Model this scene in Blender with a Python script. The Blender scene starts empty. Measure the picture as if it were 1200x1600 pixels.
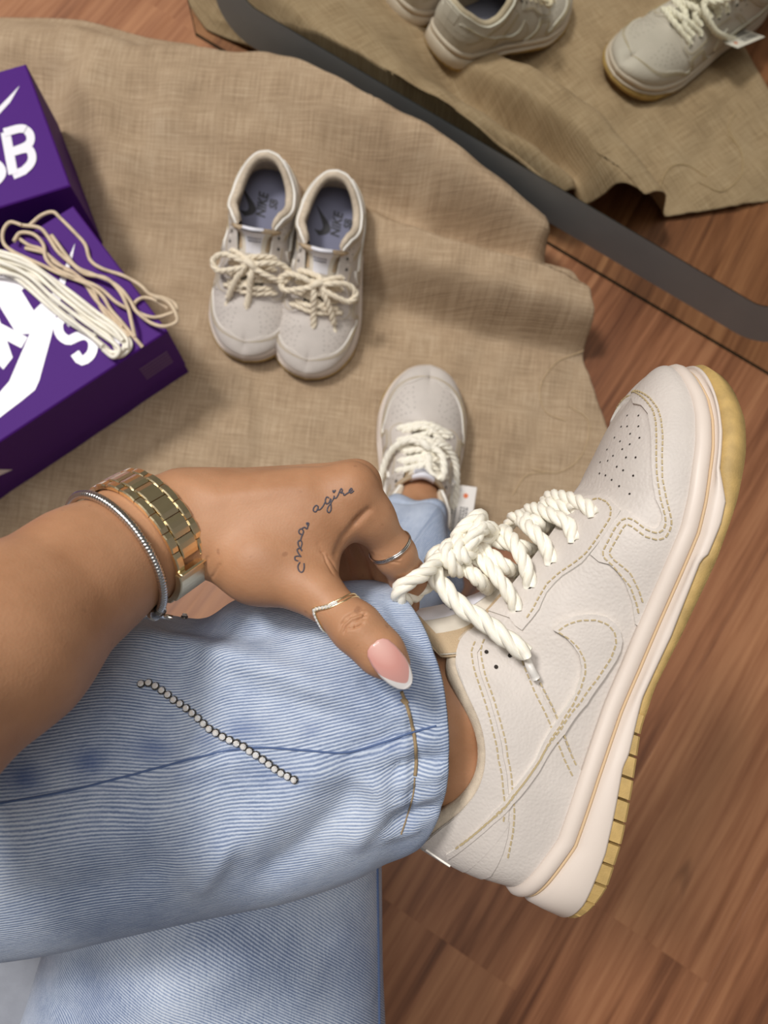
import bpy, bmesh, math, random
import numpy as np
from mathutils import Vector, Matrix
from mathutils.bvhtree import BVHTree
from mathutils.geometry import delaunay_2d_cdt

# ------------------------------------------------------------------ camera
F = 1150.0; CX, CY = 600.0, 800.0; CAM_H = 0.92
_d = np.array([(521 - 600) / F, -(994 - 800) / F, -1.0]); _d /= np.linalg.norm(_d)
_z = -_d; _x = np.array([1.0, 0, 0]) - _z * _z[0]; _x /= np.linalg.norm(_x); _y = np.cross(_z, _x)
CR = np.stack([_x, _y, _z])            # camera -> world
CC = np.array([0, 0, CAM_H])
SC = bpy.context.scene
COL = SC.collection
cam_data = bpy.data.cameras.new('camera')
cam = bpy.data.objects.new('camera', cam_data); COL.objects.link(cam)
cam.matrix_world = Matrix([[*CR[i], CC[i]] for i in range(3)] + [[0, 0, 0, 1]])
cam_data.sensor_fit = 'VERTICAL'; cam_data.sensor_height = 7.3; cam_data.sensor_width = 7.3 * .75
cam_data.lens = F / 1600 * 7.3
cam_data.clip_start = 0.01; cam_data.clip_end = 50
cam_data.dof.use_dof = True; cam_data.dof.focus_distance = 0.375; cam_data.dof.aperture_fstop = 2.0
SC.camera = cam

# ------------------------------------------------------------------ light
SC.view_settings.view_transform = 'Standard'; SC.view_settings.look = 'None'
SC.view_settings.gamma = 1; SC.view_settings.use_curve_mapping = False
SC.view_settings.exposure = -0.42
world = bpy.data.worlds.new('world'); SC.world = world; world.use_nodes = True
_bg = world.node_tree.nodes['Background']
_bg.inputs[0].default_value = (1.0, 0.95, 0.9, 1); _bg.inputs[1].default_value = 0.20
def area_light(name, loc, target, size, power, color=(1, .965, .93), size_y=None):
    l = bpy.data.lights.new(name, 'AREA'); l.energy = power; l.color = color; l.size = size
    if size_y: l.shape = 'RECTANGLE'; l.size_y = size_y
    o = bpy.data.objects.new(name, l); COL.objects.link(o); o.location = loc
    o.rotation_euler = (Vector(target) - Vector(loc)).to_track_quat('-Z', 'Y').to_euler()
    return o
area_light('ceiling_lamp', (-1.95, 1.60, 4.2), (0, .2, .1), 0.75, 196)
area_light('ceiling_panel', (-0.1, 0.45, 4.2), (0.05, .25, 0), 2.4, 86)

# ------------------------------------------------------------------ helpers
def ray(p): return CR @ np.array([(p[0] - CX) / F, -(p[1] - CY) / F, -1.0])
def PZ(p, z=0.0): r = ray(p); return CC + r * ((z - CAM_H) / r[2])     # on a level plane
def PD(p, D): return CC + ray(p) * D                                    # at a depth
def proj(P):
    q = (np.asarray(P) - CC) @ CR
    return np.stack([CX + F * q[..., 0] / -q[..., 2], CY - F * q[..., 1] / -q[..., 2]], -1)
def nrm(v): v = np.asarray(v, float); return v / (np.linalg.norm(v, axis=-1, keepdims=True) + 1e-12)
def cr(pts, n, closed=False):
    """Catmull-Rom through pts, resampled to n evenly spaced points"""
    P = np.asarray(pts, float); m = len(P)
    if closed: Q = np.concatenate([P[-1:], P, P[:2]])
    else: Q = np.concatenate([2 * P[:1] - P[1:2], P, 2 * P[-1:] - P[-2:-1]])
    out = []
    for i in range(m if closed else m - 1):
        a, b, c, d = Q[i:i + 4]
        t = np.linspace(0, 1, 16, endpoint=False)[:, None]
        out.append(.5 * (2 * b + (c - a) * t + (2 * a - 5 * b + 4 * c - d) * t ** 2 + (3 * b - a - 3 * c + d) * t ** 3))
    out.append(P[:1] if closed else P[-1:]); out = np.concatenate(out)
    s = np.concatenate([[0], np.cumsum(np.linalg.norm(np.diff(out, axis=0), axis=1))])
    u = np.linspace(0, s[-1], n + 1)[:-1] if closed else np.linspace(0, s[-1], n)
    return np.stack([np.interp(u, s, out[:, k]) for k in range(P.shape[1])], 1)
def ip(x, pts): pts = sorted(pts); return np.interp(x, [p[0] for p in pts], [p[1] for p in pts])
def sm(x, a, b): t = np.clip((np.asarray(x, float) - a) / (b - a), 0, 1); return t * t * (3 - 2 * t)

def data(name, v, f, m=None, smooth=True, uv=None):
    me = bpy.data.meshes.new(name); me.from_pydata([tuple(map(float, p)) for p in v], [], [tuple(map(int, q)) for q in f])
    if m is not None:
        for mm in (m if isinstance(m, (list, tuple)) else [m]): me.materials.append(mm)
    if uv is not None:
        L = me.uv_layers.new(name='UVMap'); uv = np.asarray(uv, float)
        idx = np.zeros(len(me.loops), int); me.loops.foreach_get('vertex_index', idx)
        L.data.foreach_set('uv', uv[idx].ravel())
    if smooth: me.polygons.foreach_set('use_smooth', [True] * len(me.polygons))
    me.update(); return me
def link(name, me, parent=None):
    o = bpy.data.objects.new(name, me); COL.objects.link(o)
    if parent is not None: o.parent = parent
    return o
def obj(name, v, f, m=None, parent=None, smooth=True, uv=None): return link(name, data(name, v, f, m, smooth, uv), parent)
def tag(o, label=None, cat=None, group=None, kind=None):
    if label: o['label'] = label
    if cat: o['category'] = cat
    if group: o['group'] = group
    if kind: o['kind'] = kind
    return o
def thing(name, label, cat, M=None, group=None):
    o = bpy.data.objects.new(name, None); COL.objects.link(o); o.empty_display_size = .02
    if M is not None: o.matrix_world = M
    return tag(o, label, cat, group)
def fix(me):
    bm = bmesh.new(); bm.from_mesh(me); bmesh.ops.recalc_face_normals(bm, faces=bm.faces); bm.to_mesh(me); bm.free(); return me
def gridf(nu, nv, cu=False, cv=False, flip=False):
    fs = []
    for i in range(nu if cu else nu - 1):
        for j in range(nv if cv else nv - 1):
            a, b = i * nv + j, ((i + 1) % nu) * nv + j; c, d = ((i + 1) % nu) * nv + (j + 1) % nv, i * nv + (j + 1) % nv
            fs.append((a, d, c, b) if flip else (a, b, c, d))
    return fs
class MB:
    def __init__(s): s.v = []; s.f = []; s.uv = []
    def add(s, v, f, uv=None):
        o = len(s.v); s.v += [tuple(map(float, p)) for p in v]; s.f += [tuple(int(k) + o for k in q) for q in f]
        s.uv += [tuple(map(float, p)) for p in uv] if uv is not None else [(0, 0)] * len(v)
        return s
    def box(s, c, ax, h):
        c = np.asarray(c, float); A = [np.asarray(ax[k], float) * h[k] for k in range(3)]
        v = [c + i * A[0] + j * A[1] + k * A[2] for i in (-1, 1) for j in (-1, 1) for k in (-1, 1)]
        return s.add(v, [(0, 1, 3, 2), (4, 6, 7, 5), (0, 4, 5, 1), (2, 3, 7, 6), (0, 2, 6, 4), (1, 5, 7, 3)])
    def make(s, name, m=None, parent=None, smooth=True): return obj(name, s.v, s.f, m, parent, smooth, s.uv)
    def data(s, name, m=None, smooth=True): return data(name, s.v, s.f, m, smooth, s.uv)
def frames(P):
    P = np.asarray(P, float); T = nrm(np.gradient(P, axis=0)); n = len(P)
    a = np.array([0, 0, 1.]) if abs(T[0][2]) < .9 else np.array([1., 0, 0])
    N = np.zeros_like(P); N[0] = nrm(a - T[0] * (a @ T[0]))
    for i in range(1, n):
        v = N[i - 1] - T[i] * (N[i - 1] @ T[i]); N[i] = nrm(v)
    return T, N, np.cross(T, N)
def tube(mb, P, r, ns=8, cap=True):
    P = np.asarray(P, float); T, N, B = frames(P); n = len(P); r = np.broadcast_to(r, (n,))
    a = np.arange(ns) * 2 * math.pi / ns
    V = P[:, None] + r[:, None, None] * (np.cos(a)[None, :, None] * N[:, None] + np.sin(a)[None, :, None] * B[:, None])
    L = np.concatenate([[0], np.cumsum(np.linalg.norm(np.diff(P, axis=0), axis=1))])
    uv = np.stack(np.broadcast_arrays(L[:, None], (a / 6.283)[None]), -1).reshape(-1, 2)
    f = gridf(n, ns, cv=True)
    if cap: f = f + [tuple(range(ns))[::-1], tuple((n - 1) * ns + k for k in range(ns))]
    mb.add(V.reshape(-1, 3), f, uv); return mb
def rope(mb, P, R, pitch=None, strands=3, ns=8, taper=True):
    """twisted cord: strands winding about the path"""
    P = np.asarray(P, float); L = np.linalg.norm(np.diff(P, axis=0), axis=1).sum()
    pitch = pitch or R * 6.4; n = max(8, int(L / pitch * 11)); Q = cr(P, n) if len(P) > 2 else np.linspace(P[0], P[1], n)
    T, N, B = frames(Q); s = np.linspace(0, L, n)
    rr = R * .57
    for k in range(strands):
        ph = s / pitch * 2 * math.pi + k * 2 * math.pi / strands
        off = R * .47 * (np.cos(ph)[:, None] * N + np.sin(ph)[:, None] * B)
        rad = np.full(n, rr)
        if taper: rad[0] *= .75; rad[-1] *= .75
        tube(mb, Q + off, rad, ns)
    return mb

# ------------------------------------------------------------------ materials
def lin(c):
    c = np.asarray(c, float) / 255.0
    return tuple(np.where(c <= .04045, c / 12.92, ((c + .055) / 1.055) ** 2.4)) + (1.0,)
class NT:
    def __init__(s, m): s.t = m.node_tree; s.n = s.t.nodes; s.l = s.t.links; s.b = s.n['Principled BSDF']
    def new(s, ty, **kw):
        n = s.n.new('ShaderNode' + ty)
        for k, v in kw.items():
            if isinstance(v, tuple) and k.startswith('i_'): pass
            setattr(n, k, v)
        return n
    def c(s, a, b): s.l.new(a, b)
    def coord(s, kind='Object', scale=(1, 1, 1), rot=(0, 0, 0), loc=(0, 0, 0)):
        tc = s.new('TexCoord'); mp = s.new('Mapping'); s.c(tc.outputs[kind], mp.inputs[0])
        mp.inputs['Scale'].default_value = scale; mp.inputs['Rotation'].default_value = rot; mp.inputs['Location'].default_value = loc
        return mp.outputs[0]
    def noise(s, vec, scale, detail=4, rough=.55, dist=0):
        n = s.new('TexNoise'); s.c(vec, n.inputs['Vector']); n.inputs['Scale'].default_value = scale
        n.inputs['Detail'].default_value = detail; n.inputs['Roughness'].default_value = rough; n.inputs['Distortion'].default_value = dist
        return n.outputs[0]
    def wave(s, vec, scale, dist=0, dscale=1, dirn='X', detail=2):
        n = s.new('TexWave'); s.c(vec, n.inputs['Vector']); n.bands_direction = dirn; n.inputs['Scale'].default_value = scale
        n.inputs['Distortion'].default_value = dist; n.inputs['Detail'].default_value = detail; n.inputs['Detail Scale'].default_value = dscale
        return n.outputs['Fac']
    def ramp(s, fac, stops):
        r = s.new('ValToRGB'); s.c(fac, r.inputs[0]); e = r.color_ramp.elements
        while len(e) < len(stops): e.new(.5)
        for k, (p, c) in enumerate(stops): e[k].position = p; e[k].color = c if len(c) == 4 else tuple(c) + (1,)
        return r.outputs[0]
    def mix(s, a, b, fac, mode='MIX'):
        m = s.new('Mix'); m.data_type = 'RGBA'; m.blend_type = mode
        for k, x in ((0, fac), (6, a), (7, b)):
            if hasattr(x, 'is_linked') or hasattr(x, 'links'): s.c(x, m.inputs[k])
            else: m.inputs[k].default_value = x
        return m.outputs[2]
    def math(s, op, a, b=0.0, c=None):
        m = s.new('Math'); m.operation = op
        for k, x in enumerate((a, b) if c is None else (a, b, c)):
            if hasattr(x, 'links'): s.c(x, m.inputs[k])
            else: m.inputs[k].default_value = x
        return m.outputs[0]
    def bump(s, h, strength=.3, dist=.001, prev=None):
        b = s.new('Bump'); s.c(h, b.inputs['Height']); b.inputs['Strength'].default_value = strength; b.inputs['Distance'].default_value = dist
        if prev is not None: s.c(prev, b.inputs['Normal'])
        s.c(b.outputs[0], s.b.inputs['Normal']); return b.outputs[0]
    def color(s, x): s.c(x, s.b.inputs['Base Color'])
def mat(name, rgb, rough=.5, metal=0.0, spec=.5, var=0.0, vscale=60, bump=0, bscale=300, bdist=.0005, sss=0, coat=0):
    m = bpy.data.materials.new(name); m.use_nodes = True; t = NT(m); b = t.b
    b.inputs['Base Color'].default_value = lin(rgb); b.inputs['Roughness'].default_value = rough; b.inputs['Metallic'].default_value = metal
    b.inputs['Specular IOR Level'].default_value = spec
    vec = None
    if var or bump: vec = t.coord('Object')
    if var:
        n = t.noise(vec, vscale)
        c1 = lin(np.clip(np.array(rgb) * (1 - var), 0, 255)); c2 = lin(np.clip(np.array(rgb) * (1 + var), 0, 255))
        t.color(t.ramp(n, [(.3, c1), (.7, c2)]))
    if bump: t.bump(t.noise(vec, bscale, 3), bump, bdist)
    if sss:
        b.inputs['Subsurface Weight'].default_value = sss; b.inputs['Subsurface Radius'].default_value = (1, .35, .2); b.inputs['Subsurface Scale'].default_value = .004
    if coat: b.inputs['Coat Weight'].default_value = coat; b.inputs['Coat Roughness'].default_value = .05
    return m
def leather(name, rgb, rough=.5, bscale=620, strength=.55):
    m = mat(name, rgb, rough, spec=.4); t = NT(m); vec = t.coord('Object')
    v = t.new('TexVoronoi'); t.c(vec, v.inputs['Vector']); v.inputs['Scale'].default_value = bscale; v.feature = 'SMOOTH_F1'
    nn = t.noise(vec, bscale * .35, 3)
    t.bump(t.math('ADD', v.outputs['Distance'], t.math('MULTIPLY', nn, .8)), strength, .0004)
    n2 = t.noise(vec, 35, 3)
    t.color(t.ramp(n2, [(.3, lin(np.array(rgb) * .975)), (.7, lin(np.clip(np.array(rgb) * 1.02, 0, 255)))]))
    return m
M = {}
M['leather'] = leather('cream_leather', (202, 194, 187))
M['leather2'] = leather('cream_leather_overlay', (205, 197, 190), bscale=700, strength=.45)
M['edge'] = mat('raw_edge_highlight', (240, 237, 230), .6)  # raw cut edges of the panels, whitened to paint in their highlights
M['midsole'] = mat('offwhite_rubber', (219, 206, 195), .45, bump=.15, bscale=500, bdist=.0002)
M['groove'] = mat('groove_thread', (206, 178, 142), .7)
M['gum'] = mat('gum_rubber', (184, 154, 96), .6, var=.07, vscale=120, bump=.35, bscale=1500, bdist=.0005)
M['suede'] = mat('beige_suede', (205, 190, 170), .9, spec=.2, var=.05, vscale=200, bump=.6, bscale=1800, bdist=.0006)
M['stitch'] = mat('tan_thread', (184, 166, 126), .7)
M['hole'] = mat('dark_hole', (45, 38, 34), .9)
M['lace'] = None
def lace_mat(name, rgb, dark):
    m = mat(name, rgb, .55, spec=.35); t = NT(m); uvv = t.coord('UV', (1, 1, 1))
    n = t.noise(t.coord('UV', (60, 14, 1)), 4, 3)
    t.color(t.ramp(n, [(.25, lin(dark)), (.6, lin(rgb))])); t.bump(n, .35, .0004); return m
M['lace'] = lace_mat('white_satin_cord', (253, 250, 240), (240, 231, 204))
M['lace2'] = lace_mat('cream_cord', (242, 232, 212), (214, 196, 165))
M['lace3'] = lace_mat('beige_cord', (226, 206, 178), (190, 168, 140))
M['aglet'] = mat('clear_plastic_tip', (226, 222, 216), .25)
M['tongue'] = leather('tongue_leather', (222, 214, 200), bscale=900, strength=.15)
M['mesh'] = mat('tan_mesh_lining', (196, 172, 140), .85, bump=.8, bscale=1500, bdist=.0006)
M['label'] = mat('white_satin_label', (232, 232, 240), .5)
M['labelprint'] = mat('grey_print', (120, 120, 135), .6)
M['insole'] = mat('shaded_lavender_insole', (118, 120, 142), .8)  # lavender grey with the shade inside the shoe mixed into the colour
M['print'] = mat('black_print', (28, 27, 34), .6)
# ------------------------------------------------------------------ floor: planks laid side by side
def wood_mat():
    m = mat('reddish_brown_wood', (130, 84, 56), .42, spec=.4); t = NT(m)
    oi = t.new('ObjectInfo'); tc = t.new('TexCoord')
    add = t.new('VectorMath'); add.operation = 'MULTIPLY_ADD'; t.c(oi.outputs['Random'], add.inputs[0])
    add.inputs[1].default_value = (7.3, 3.1, 5.7); t.c(tc.outputs['Object'], add.inputs[2])
    def mp(sx, sy):
        q = t.new('Mapping'); t.c(add.outputs[0], q.inputs[0]); q.inputs['Scale'].default_value = (sx, sy, 1); return q.outputs[0]
    g1 = t.noise(mp(1.6, 24), 1.0, 5, .6, .6); g2 = t.noise(mp(5, 120), 1.0, 4, .6, .3); g3 = t.noise(mp(1.1, 7), 1.0, 3, .5, .8)
    s = t.math('ADD', t.math('MULTIPLY', g1, .56), t.math('ADD', t.math('MULTIPLY', g2, .28), t.math('MULTIPLY', g3, .38)))
    r = t.math('MULTIPLY_ADD', oi.outputs['Random'], .012, s)
    c = t.ramp(r, [(.45, lin((86, 52, 36))), (.54, lin((122, 78, 52))), (.62, lin((148, 99, 68))), (.74, lin((172, 122, 86)))])
    kn = t.noise(mp(7, 26), 1.0, 2, .5, 1.0)
    c = t.mix(c, lin((66, 38, 26)), t.ramp(kn, [(.71, (0, 0, 0)), (.82, (.5, .5, .5))]))
    t.color(c)
    t.c(t.ramp(g2, [(.3, (.36, .36, .36)), (.7, (.5, .5, .5))]), t.b.inputs['Roughness'])
    t.bump(g2, .12, .0006)
    return m
M['wood'] = wood_mat()
floor = tag(bpy.data.objects.new('floor', None), kind='structure'); COL.objects.link(floor)
ga = math.radians(56); fdir = np.array([math.cos(ga), math.sin(ga), 0]); fper = np.array([-fdir[1], fdir[0], 0])
PW, PL = .19, 1.25
def plank_data():
    b = .00015; z0 = -.012; hl, hw = PL / 2, PW / 2
    v = []
    for z, k in ((z0, 0), (-b * .6, 0), (0, b)):
        v += [(-hl + k, -hw + k, z), (hl - k, -hw + k, z), (hl - k, hw - k, z), (-hl + k, hw - k, z)]
    f = [(3, 2, 1, 0)] + [(a * 4 + i, a * 4 + (i + 1) % 4, a * 4 + 4 + (i + 1) % 4, a * 4 + 4 + i) for a in (0, 1) for i in range(4)] + [(8, 9, 10, 11)]
    return data('plank', v, f, M['wood'], smooth=False)
_pd = plank_data(); random.seed(4)
for r in range(-14, 16):
    off = random.random() * PL
    for k in range(-3, 4):
        c = np.array([.05, .2, 0]) + fper * r * PW + fdir * (k * PL + off)
        if abs(c[0]) > 2.5 or abs(c[1] - .2) > 2.5: continue
        o = link('plank', _pd, floor); o.location = c; o.rotation_euler = (0, 0, ga)
_s = MB(); _s.box((.05, .2, -.018), np.eye(3), (2.6, 2.6, .005)); _s.make('subfloor', mat('subfloor_grey', (70, 60, 52), .9), floor, False)

# ------------------------------------------------------------------ mirror standing on the floor
MA = PZ((306, 56)); MB_ = PZ((1200, 586)); me_ = nrm(MB_ - MA); mn = np.array([-me_[1], me_[0], 0]); UP = np.array([0, 0, 1.0])
MW, MH, MT = .942, 1.55, .006
mirror = thing('wall_mirror', 'tall frameless mirror with a frosted grey band inset from its edge, standing on the floor', 'mirror',
               Matrix([[me_[i], mn[i], UP[i], MA[i]] for i in range(3)] + [[0, 0, 0, 1]]))
def rrect(x0, z0, x1, z1, r, n=10):
    p = []
    for cx, cz, a0 in ((x1 - r, z0 + r, -90), (x1 - r, z1 - r, 0), (x0 + r, z1 - r, 90), (x0 + r, z0 + r, 180)):
        for k in range(n + 1):
            a = math.radians(a0 + 90 * k / n); p.append((cx + r * math.cos(a), cz + r * math.sin(a)))
    return p
M['silver'] = mat('mirror_silvering', (222, 223, 210), .0, 1.0)
M['glassedge'] = mat('green_glass_edge', (52, 62, 54), .2)
M['frost'] = mat('frosted_grey_band', (138, 143, 146), .45, var=.02, vscale=20)
obj('glass', [(0, 0, 0), (MW, 0, 0), (MW, 0, MH), (0, 0, MH)], [(0, 1, 2, 3)], M['silver'], mirror, False)
_b = MB(); e = .0004
_b.add([(0, e, 0), (MW, e, 0), (MW, e, MH), (0, e, MH), (0, MT, 0), (MW, MT, 0), (MW, MT, MH), (0, MT, MH)],
       [(4, 7, 6, 5), (0, 4, 5, 1), (1, 5, 6, 2), (2, 6, 7, 3), (3, 7, 4, 0)])
for (x0, z0, x1, z1) in ((0, 0, MW, .006), (0, 0, .0012, MH), (MW - .0012, 0, MW, MH)):
    _b.add([(x0, -.0003, z0), (x1, -.0003, z0), (x1, -.0003, z1), (x0, -.0003, z1)], [(0, 1, 2, 3)])
_b.make('glass_edge', M['glassedge'], mirror, False)
o_, i_ = rrect(.050, .044, MW - .050, MH - .05, .05), rrect(.091, .112, MW - .093, MH - .1, .025)
n_ = len(o_)
obj('frosted_band', [(x, -.0006, z) for x, z in o_] + [(x, -.0006, z) for x, z in i_],
    [(k, (k + 1) % n_, n_ + (k + 1) % n_, n_ + k) for k in range(n_)], M['frost'], mirror, False)

# ------------------------------------------------------------------ burlap cloth
def burlap_mat():
    m = mat('burlap_weave', (170, 142, 106), .95, spec=.1); t = NT(m)
    wx = t.wave(t.coord('UV'), 170, 1.2, 6, 'X'); wy = t.wave(t.coord('UV'), 170, 1.2, 6, 'Y')
    nx = t.noise(t.coord('UV', (520, 22, 1)), 1, 3, .6); ny = t.noise(t.coord('UV', (22, 520, 1)), 1, 3, .6)
    big = t.noise(t.coord('UV'), 14, 4)
    th = t.math('ADD', t.math('MULTIPLY', nx, .40), t.math('MULTIPLY', ny, .40))
    th = t.math('ADD', th, t.math('MULTIPLY', t.math('ADD', wx, wy), .08))
    th = t.math('ADD', th, t.math('MULTIPLY', big, .30))
    t.color(t.ramp(th, [(.40, lin((134, 113, 90))), (.63, lin((179, 155, 127))), (.85, lin((208, 187, 160)))]))
    b1 = t.bump(t.math('MAXIMUM', wx, wy), .5, .0008); t.bump(th, .5, .0012, b1)
    return m
M['burlap'] = burlap_mat()
def mp_(s, off=0.0): return MA + me_ * s - mn * off
_top = [PZ((-260, 0)), PZ((-60, 30)), PZ((60, 30)), PZ((130, 34)), PZ((230, 62)), PZ((305, 72)), mp_(.08, .022), mp_(.16, .012), mp_(.25, .012), mp_(.38, .012), mp_(.50, .014), mp_(.565, .016)]
_right = [mp_(.565, .016), PZ((840, 368), .04), PZ((829, 386), .0), PZ((848, 398), .04), PZ((878, 425), .07), PZ((884, 480), .02), PZ((888, 492)), PZ((906, 560)), PZ((945, 672)), PZ((965, 745)), PZ((975, 845))]
_bot = [PZ((-260, 880)), PZ((0, 872)), PZ((300, 868)), PZ((600, 862)), PZ((975, 845))]
_left = [PZ((-260, 0)), PZ((-265, 300)), PZ((-262, 600)), PZ((-260, 880))]
NX, NY = 330, 260
def lr(p, n):
    p = np.asarray(p)[:, :2]; s = np.concatenate([[0], np.cumsum(np.linalg.norm(np.diff(p, axis=0), axis=1))])
    q = np.stack([np.interp(np.linspace(0, s[-1], n), s, p[:, k]) for k in (0, 1)], 1)
    for _ in range(3): q[1:-1] = .25 * q[:-2] + .5 * q[1:-1] + .25 * q[2:]
    return q
tE, bE, lE, rE = lr(_top, NX), lr(_bot, NX), lr(_left, NY), lr(_right, NY)
_rs = np.random.RandomState(3)
rE[1:-1] += np.convolve(_rs.randn(NY + 6), np.ones(7) / 7, 'valid')[1:-1, None] * np.array([.0012, 0])
s_, t_ = np.meshgrid(np.linspace(0, 1, NX), np.linspace(0, 1, NY), indexing='ij'); s3, t3 = s_[..., None], t_[..., None]
CX_ = (1 - t3) * tE[:, None] + t3 * bE[:, None] + (1 - s3) * lE[None] + s3 * rE[None] - ((1 - s3) * (1 - t3) * tE[0] + s3 * (1 - t3) * tE[-1] + (1 - s3) * t3 * bE[0] + s3 * t3 * bE[-1])
def ridge(XY, pts, front, back, power=2.0, pf=None):
    """bump along a polyline of (px, py, height); gentler on the side below the line"""
    P = np.array([PZ((p[0], p[1]), p[2])[:2] for p in pts]); Hh = np.array([p[2] for p in pts]); Wf = np.array([p[3] if len(p) > 3 else front for p in pts])
    best = np.full(XY.shape[:-1], 1e9); hh = np.zeros_like(best); fw = np.zeros_like(best); sw = np.zeros_like(best); sd = np.zeros_like(best)
    for i in range(len(P) - 1):
        a, b = P[i], P[i + 1]; ab = b - a; L2 = ab @ ab
        u = np.clip(((XY - a) @ ab) / L2, 0, 1); q = XY - a - u[..., None] * ab; d = np.linalg.norm(q, axis=-1)
        m = d < best; best = np.where(m, d, best); wi = 1 / (d * d + 2e-4) ** 3; sw += wi; hh += wi * (Hh[i] * (1 - u) + Hh[i + 1] * u)
        fw += wi * (Wf[i] * (1 - u) + Wf[i + 1] * u); sd = np.where(m, ab[0] * q[..., 1] - ab[1] * q[..., 0], sd)
    hh, fw = hh / sw, fw / sw; w = np.where(sd < 0, fw, back)
    return hh * np.exp(-(best / w) ** np.where(sd < 0, pf or power, power))
def cloth_h(XY):
    XY = np.asarray(XY, float)
    h = ridge(XY, [(-260, 60, .03, .1), (-60, 62, .04, .1), (50, 58, .045, .09), (110, 52, .055, .08), (200, 80, .065, .13), (300, 84, .08, .17), (370, 92, .088, .18), (420, 92, .095, .18), (500, 108, .105, .16), (600, 146, .11, .10), (700, 228, .11, .052), (790, 300, .10, .036), (846, 350, .085, .030)], .10, .04)
    h += ridge(XY, [(490, 335, .004), (590, 350, .055), (680, 374, .080), (790, 406, .090), (880, 428, .085), (930, 444, .078)], .056, .024, 2.2, 5.0)
    h += ridge(XY, [(150, 170, .018), (185, 260, .02), (170, 330, .014)], .03, .03)
    h += ridge(XY, [(378, 565, .004), (384, 640, .006), (390, 720, .003)], .02, .012)
    h += ridge(XY, [(560, 560, .004), (720, 555, .008), (890, 560, .006)], .06, .04) + ridge(XY, [(860, 600, .004), (930, 680, .008)], .03, .03)
    X, Y = XY[..., 0], XY[..., 1]
    h += .0016 * (np.sin(X * 43 + Y * 17) * np.sin(Y * 37 - X * 9) + .6 * np.sin(X * 91 - Y * 55 + 1.3) + .5 * np.sin(Y * 120 + X * 33)) + .0042
    return h
hz = cloth_h(CX_)
edge = np.minimum.reduce([np.minimum(t_ * 40, 1), np.minimum((1 - t_) * 40, 1)]); hz = .0015 + (hz - .0015) * (.3 + .7 * edge)
_V = np.concatenate([CX_, hz[..., None]], -1).reshape(-1, 3)
rot = np.array([[math.cos(.12), -math.sin(.12)], [math.sin(.12), math.cos(.12)]])
_uv = (CX_.reshape(-1, 2)) @ rot.T
cloth = obj('burlap_cloth', _V, gridf(NX, NY, flip=True), M['burlap'], None, True, _uv)
tag(cloth, 'beige burlap cloth lying in folds on the wooden floor in front of the mirror', 'cloth')
_m = cloth.modifiers.new('thickness', 'SOLIDIFY'); _m.thickness = .0012; _m.offset = -1
def thread(pts, r=.0007):
    P = [np.append(PZ(p)[:2], 0) for p in pts]; P = cr(P, 8 * len(P)); P[:, 2] = np.where(True, cloth_h(P[:, :2]) + .001, 0); return P
_t = MB()
for pts in ([(905, 556), (865, 572), (840, 610), (850, 645), (880, 660)], [(885, 640), (915, 665), (905, 715), (870, 740), (830, 735)], [(800, 775), (820, 745), (850, 740)]):
    tube(_t, thread(pts), .0006, 5)
_t.make('loose_thread', mat('thread_beige', (196, 172, 136), .9), cloth)
# ------------------------------------------------------------------ low sneaker (left shoe; x heel->toe, y left, z up; medial side is -y)
HC, HT, HO = 46, 40, 46                       # samples per zone: heel / throat / toe
def zones(curve, xs):
    c = cr(curve, 600); i1 = int(np.argmax(c[:, 0] > xs[0])); i2 = int(np.argmax(c[:, 0] > xs[1]))
    return np.concatenate([cr(c[:i1 + 1:6] if 0 else c[:i1 + 1], HC)[:-1], cr(c[i1:i2 + 1], HT)[:-1], cr(c[i2:], HO)])
_med = [(-.012, 0), (-.010, -.013), (-.002, -.024), (.014, -.030), (.05, -.0335), (.10, -.0335), (.14, -.0375), (.18, -.044), (.21, -.0462), (.235, -.0435), (.256, -.0365), (.271, -.0265), (.280, -.014), (.2835, .000)]; _med = [(x, y * 1.13) for x, y in _med]
_lat = [(-.012, 0), (-.010, .013), (-.002, .024), (.014, .031), (.05, .0355), (.10, .038), (.14, .0425), (.18, .047), (.205, .0475), (.232, .044), (.254, .036), (.269, .0265), (.279, .014), (.2835, .000)]; _lat = [(x, y * 1.13) for x, y in _lat]
pm = zones(_med, (.095, .20)); pl = zones(_lat, (.095, .20)); NH = len(pm)
MTOP = [(-.012, .0425), (.0025, .0388), (.026, .0328), (.06, .0328), (.095, .0319), (.117, .0303), (.15, .0288), (.19, .0272), (.205, .0287), (.22, .0309), (.233, .0324), (.248, .0352), (.259, .0384), (.268, .0425), (.276, .0455), (.283, .0465)]
MBOT = [(-.012, .012), (.0025, .0102), (.029, .0101), (.0455, .012), (.0704, .0152), (.0765, .0142), (.105, .0163), (.118, .0152), (.139, .0135), (.1775, .0136), (.1815, .0113), (.197, .0106), (.208, .0118), (.222, .0188), (.241, .0215), (.255, .025), (.267, .0288), (.278, .0322), (.283, .034)]
GUM = [(-.012, .0085), (-.004, .0064), (.013, .0032), (.037, .0043), (.0615, .0075), (.09, .0118), (.112, .0120), (.14, .0089), (.18, .0064), (.209, .0065), (.233, .0088), (.25, .0118), (.265, .0175), (.278, .0236), (.283, .026)]
def loop(side): return side
PER = np.concatenate([pm, pl[-2:0:-1]])      # closed: heel -> medial -> toe -> lateral
NU = len(PER)
def outn(P):
    d = np.roll(P, -1, 0) - np.roll(P, 1, 0); return nrm(np.stack([d[:, 1], -d[:, 0]], 1))
PN = outn(PER)
if ((PN * (PER - PER.mean(0))).sum(1)).mean() < 0: PN = -PN
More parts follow.
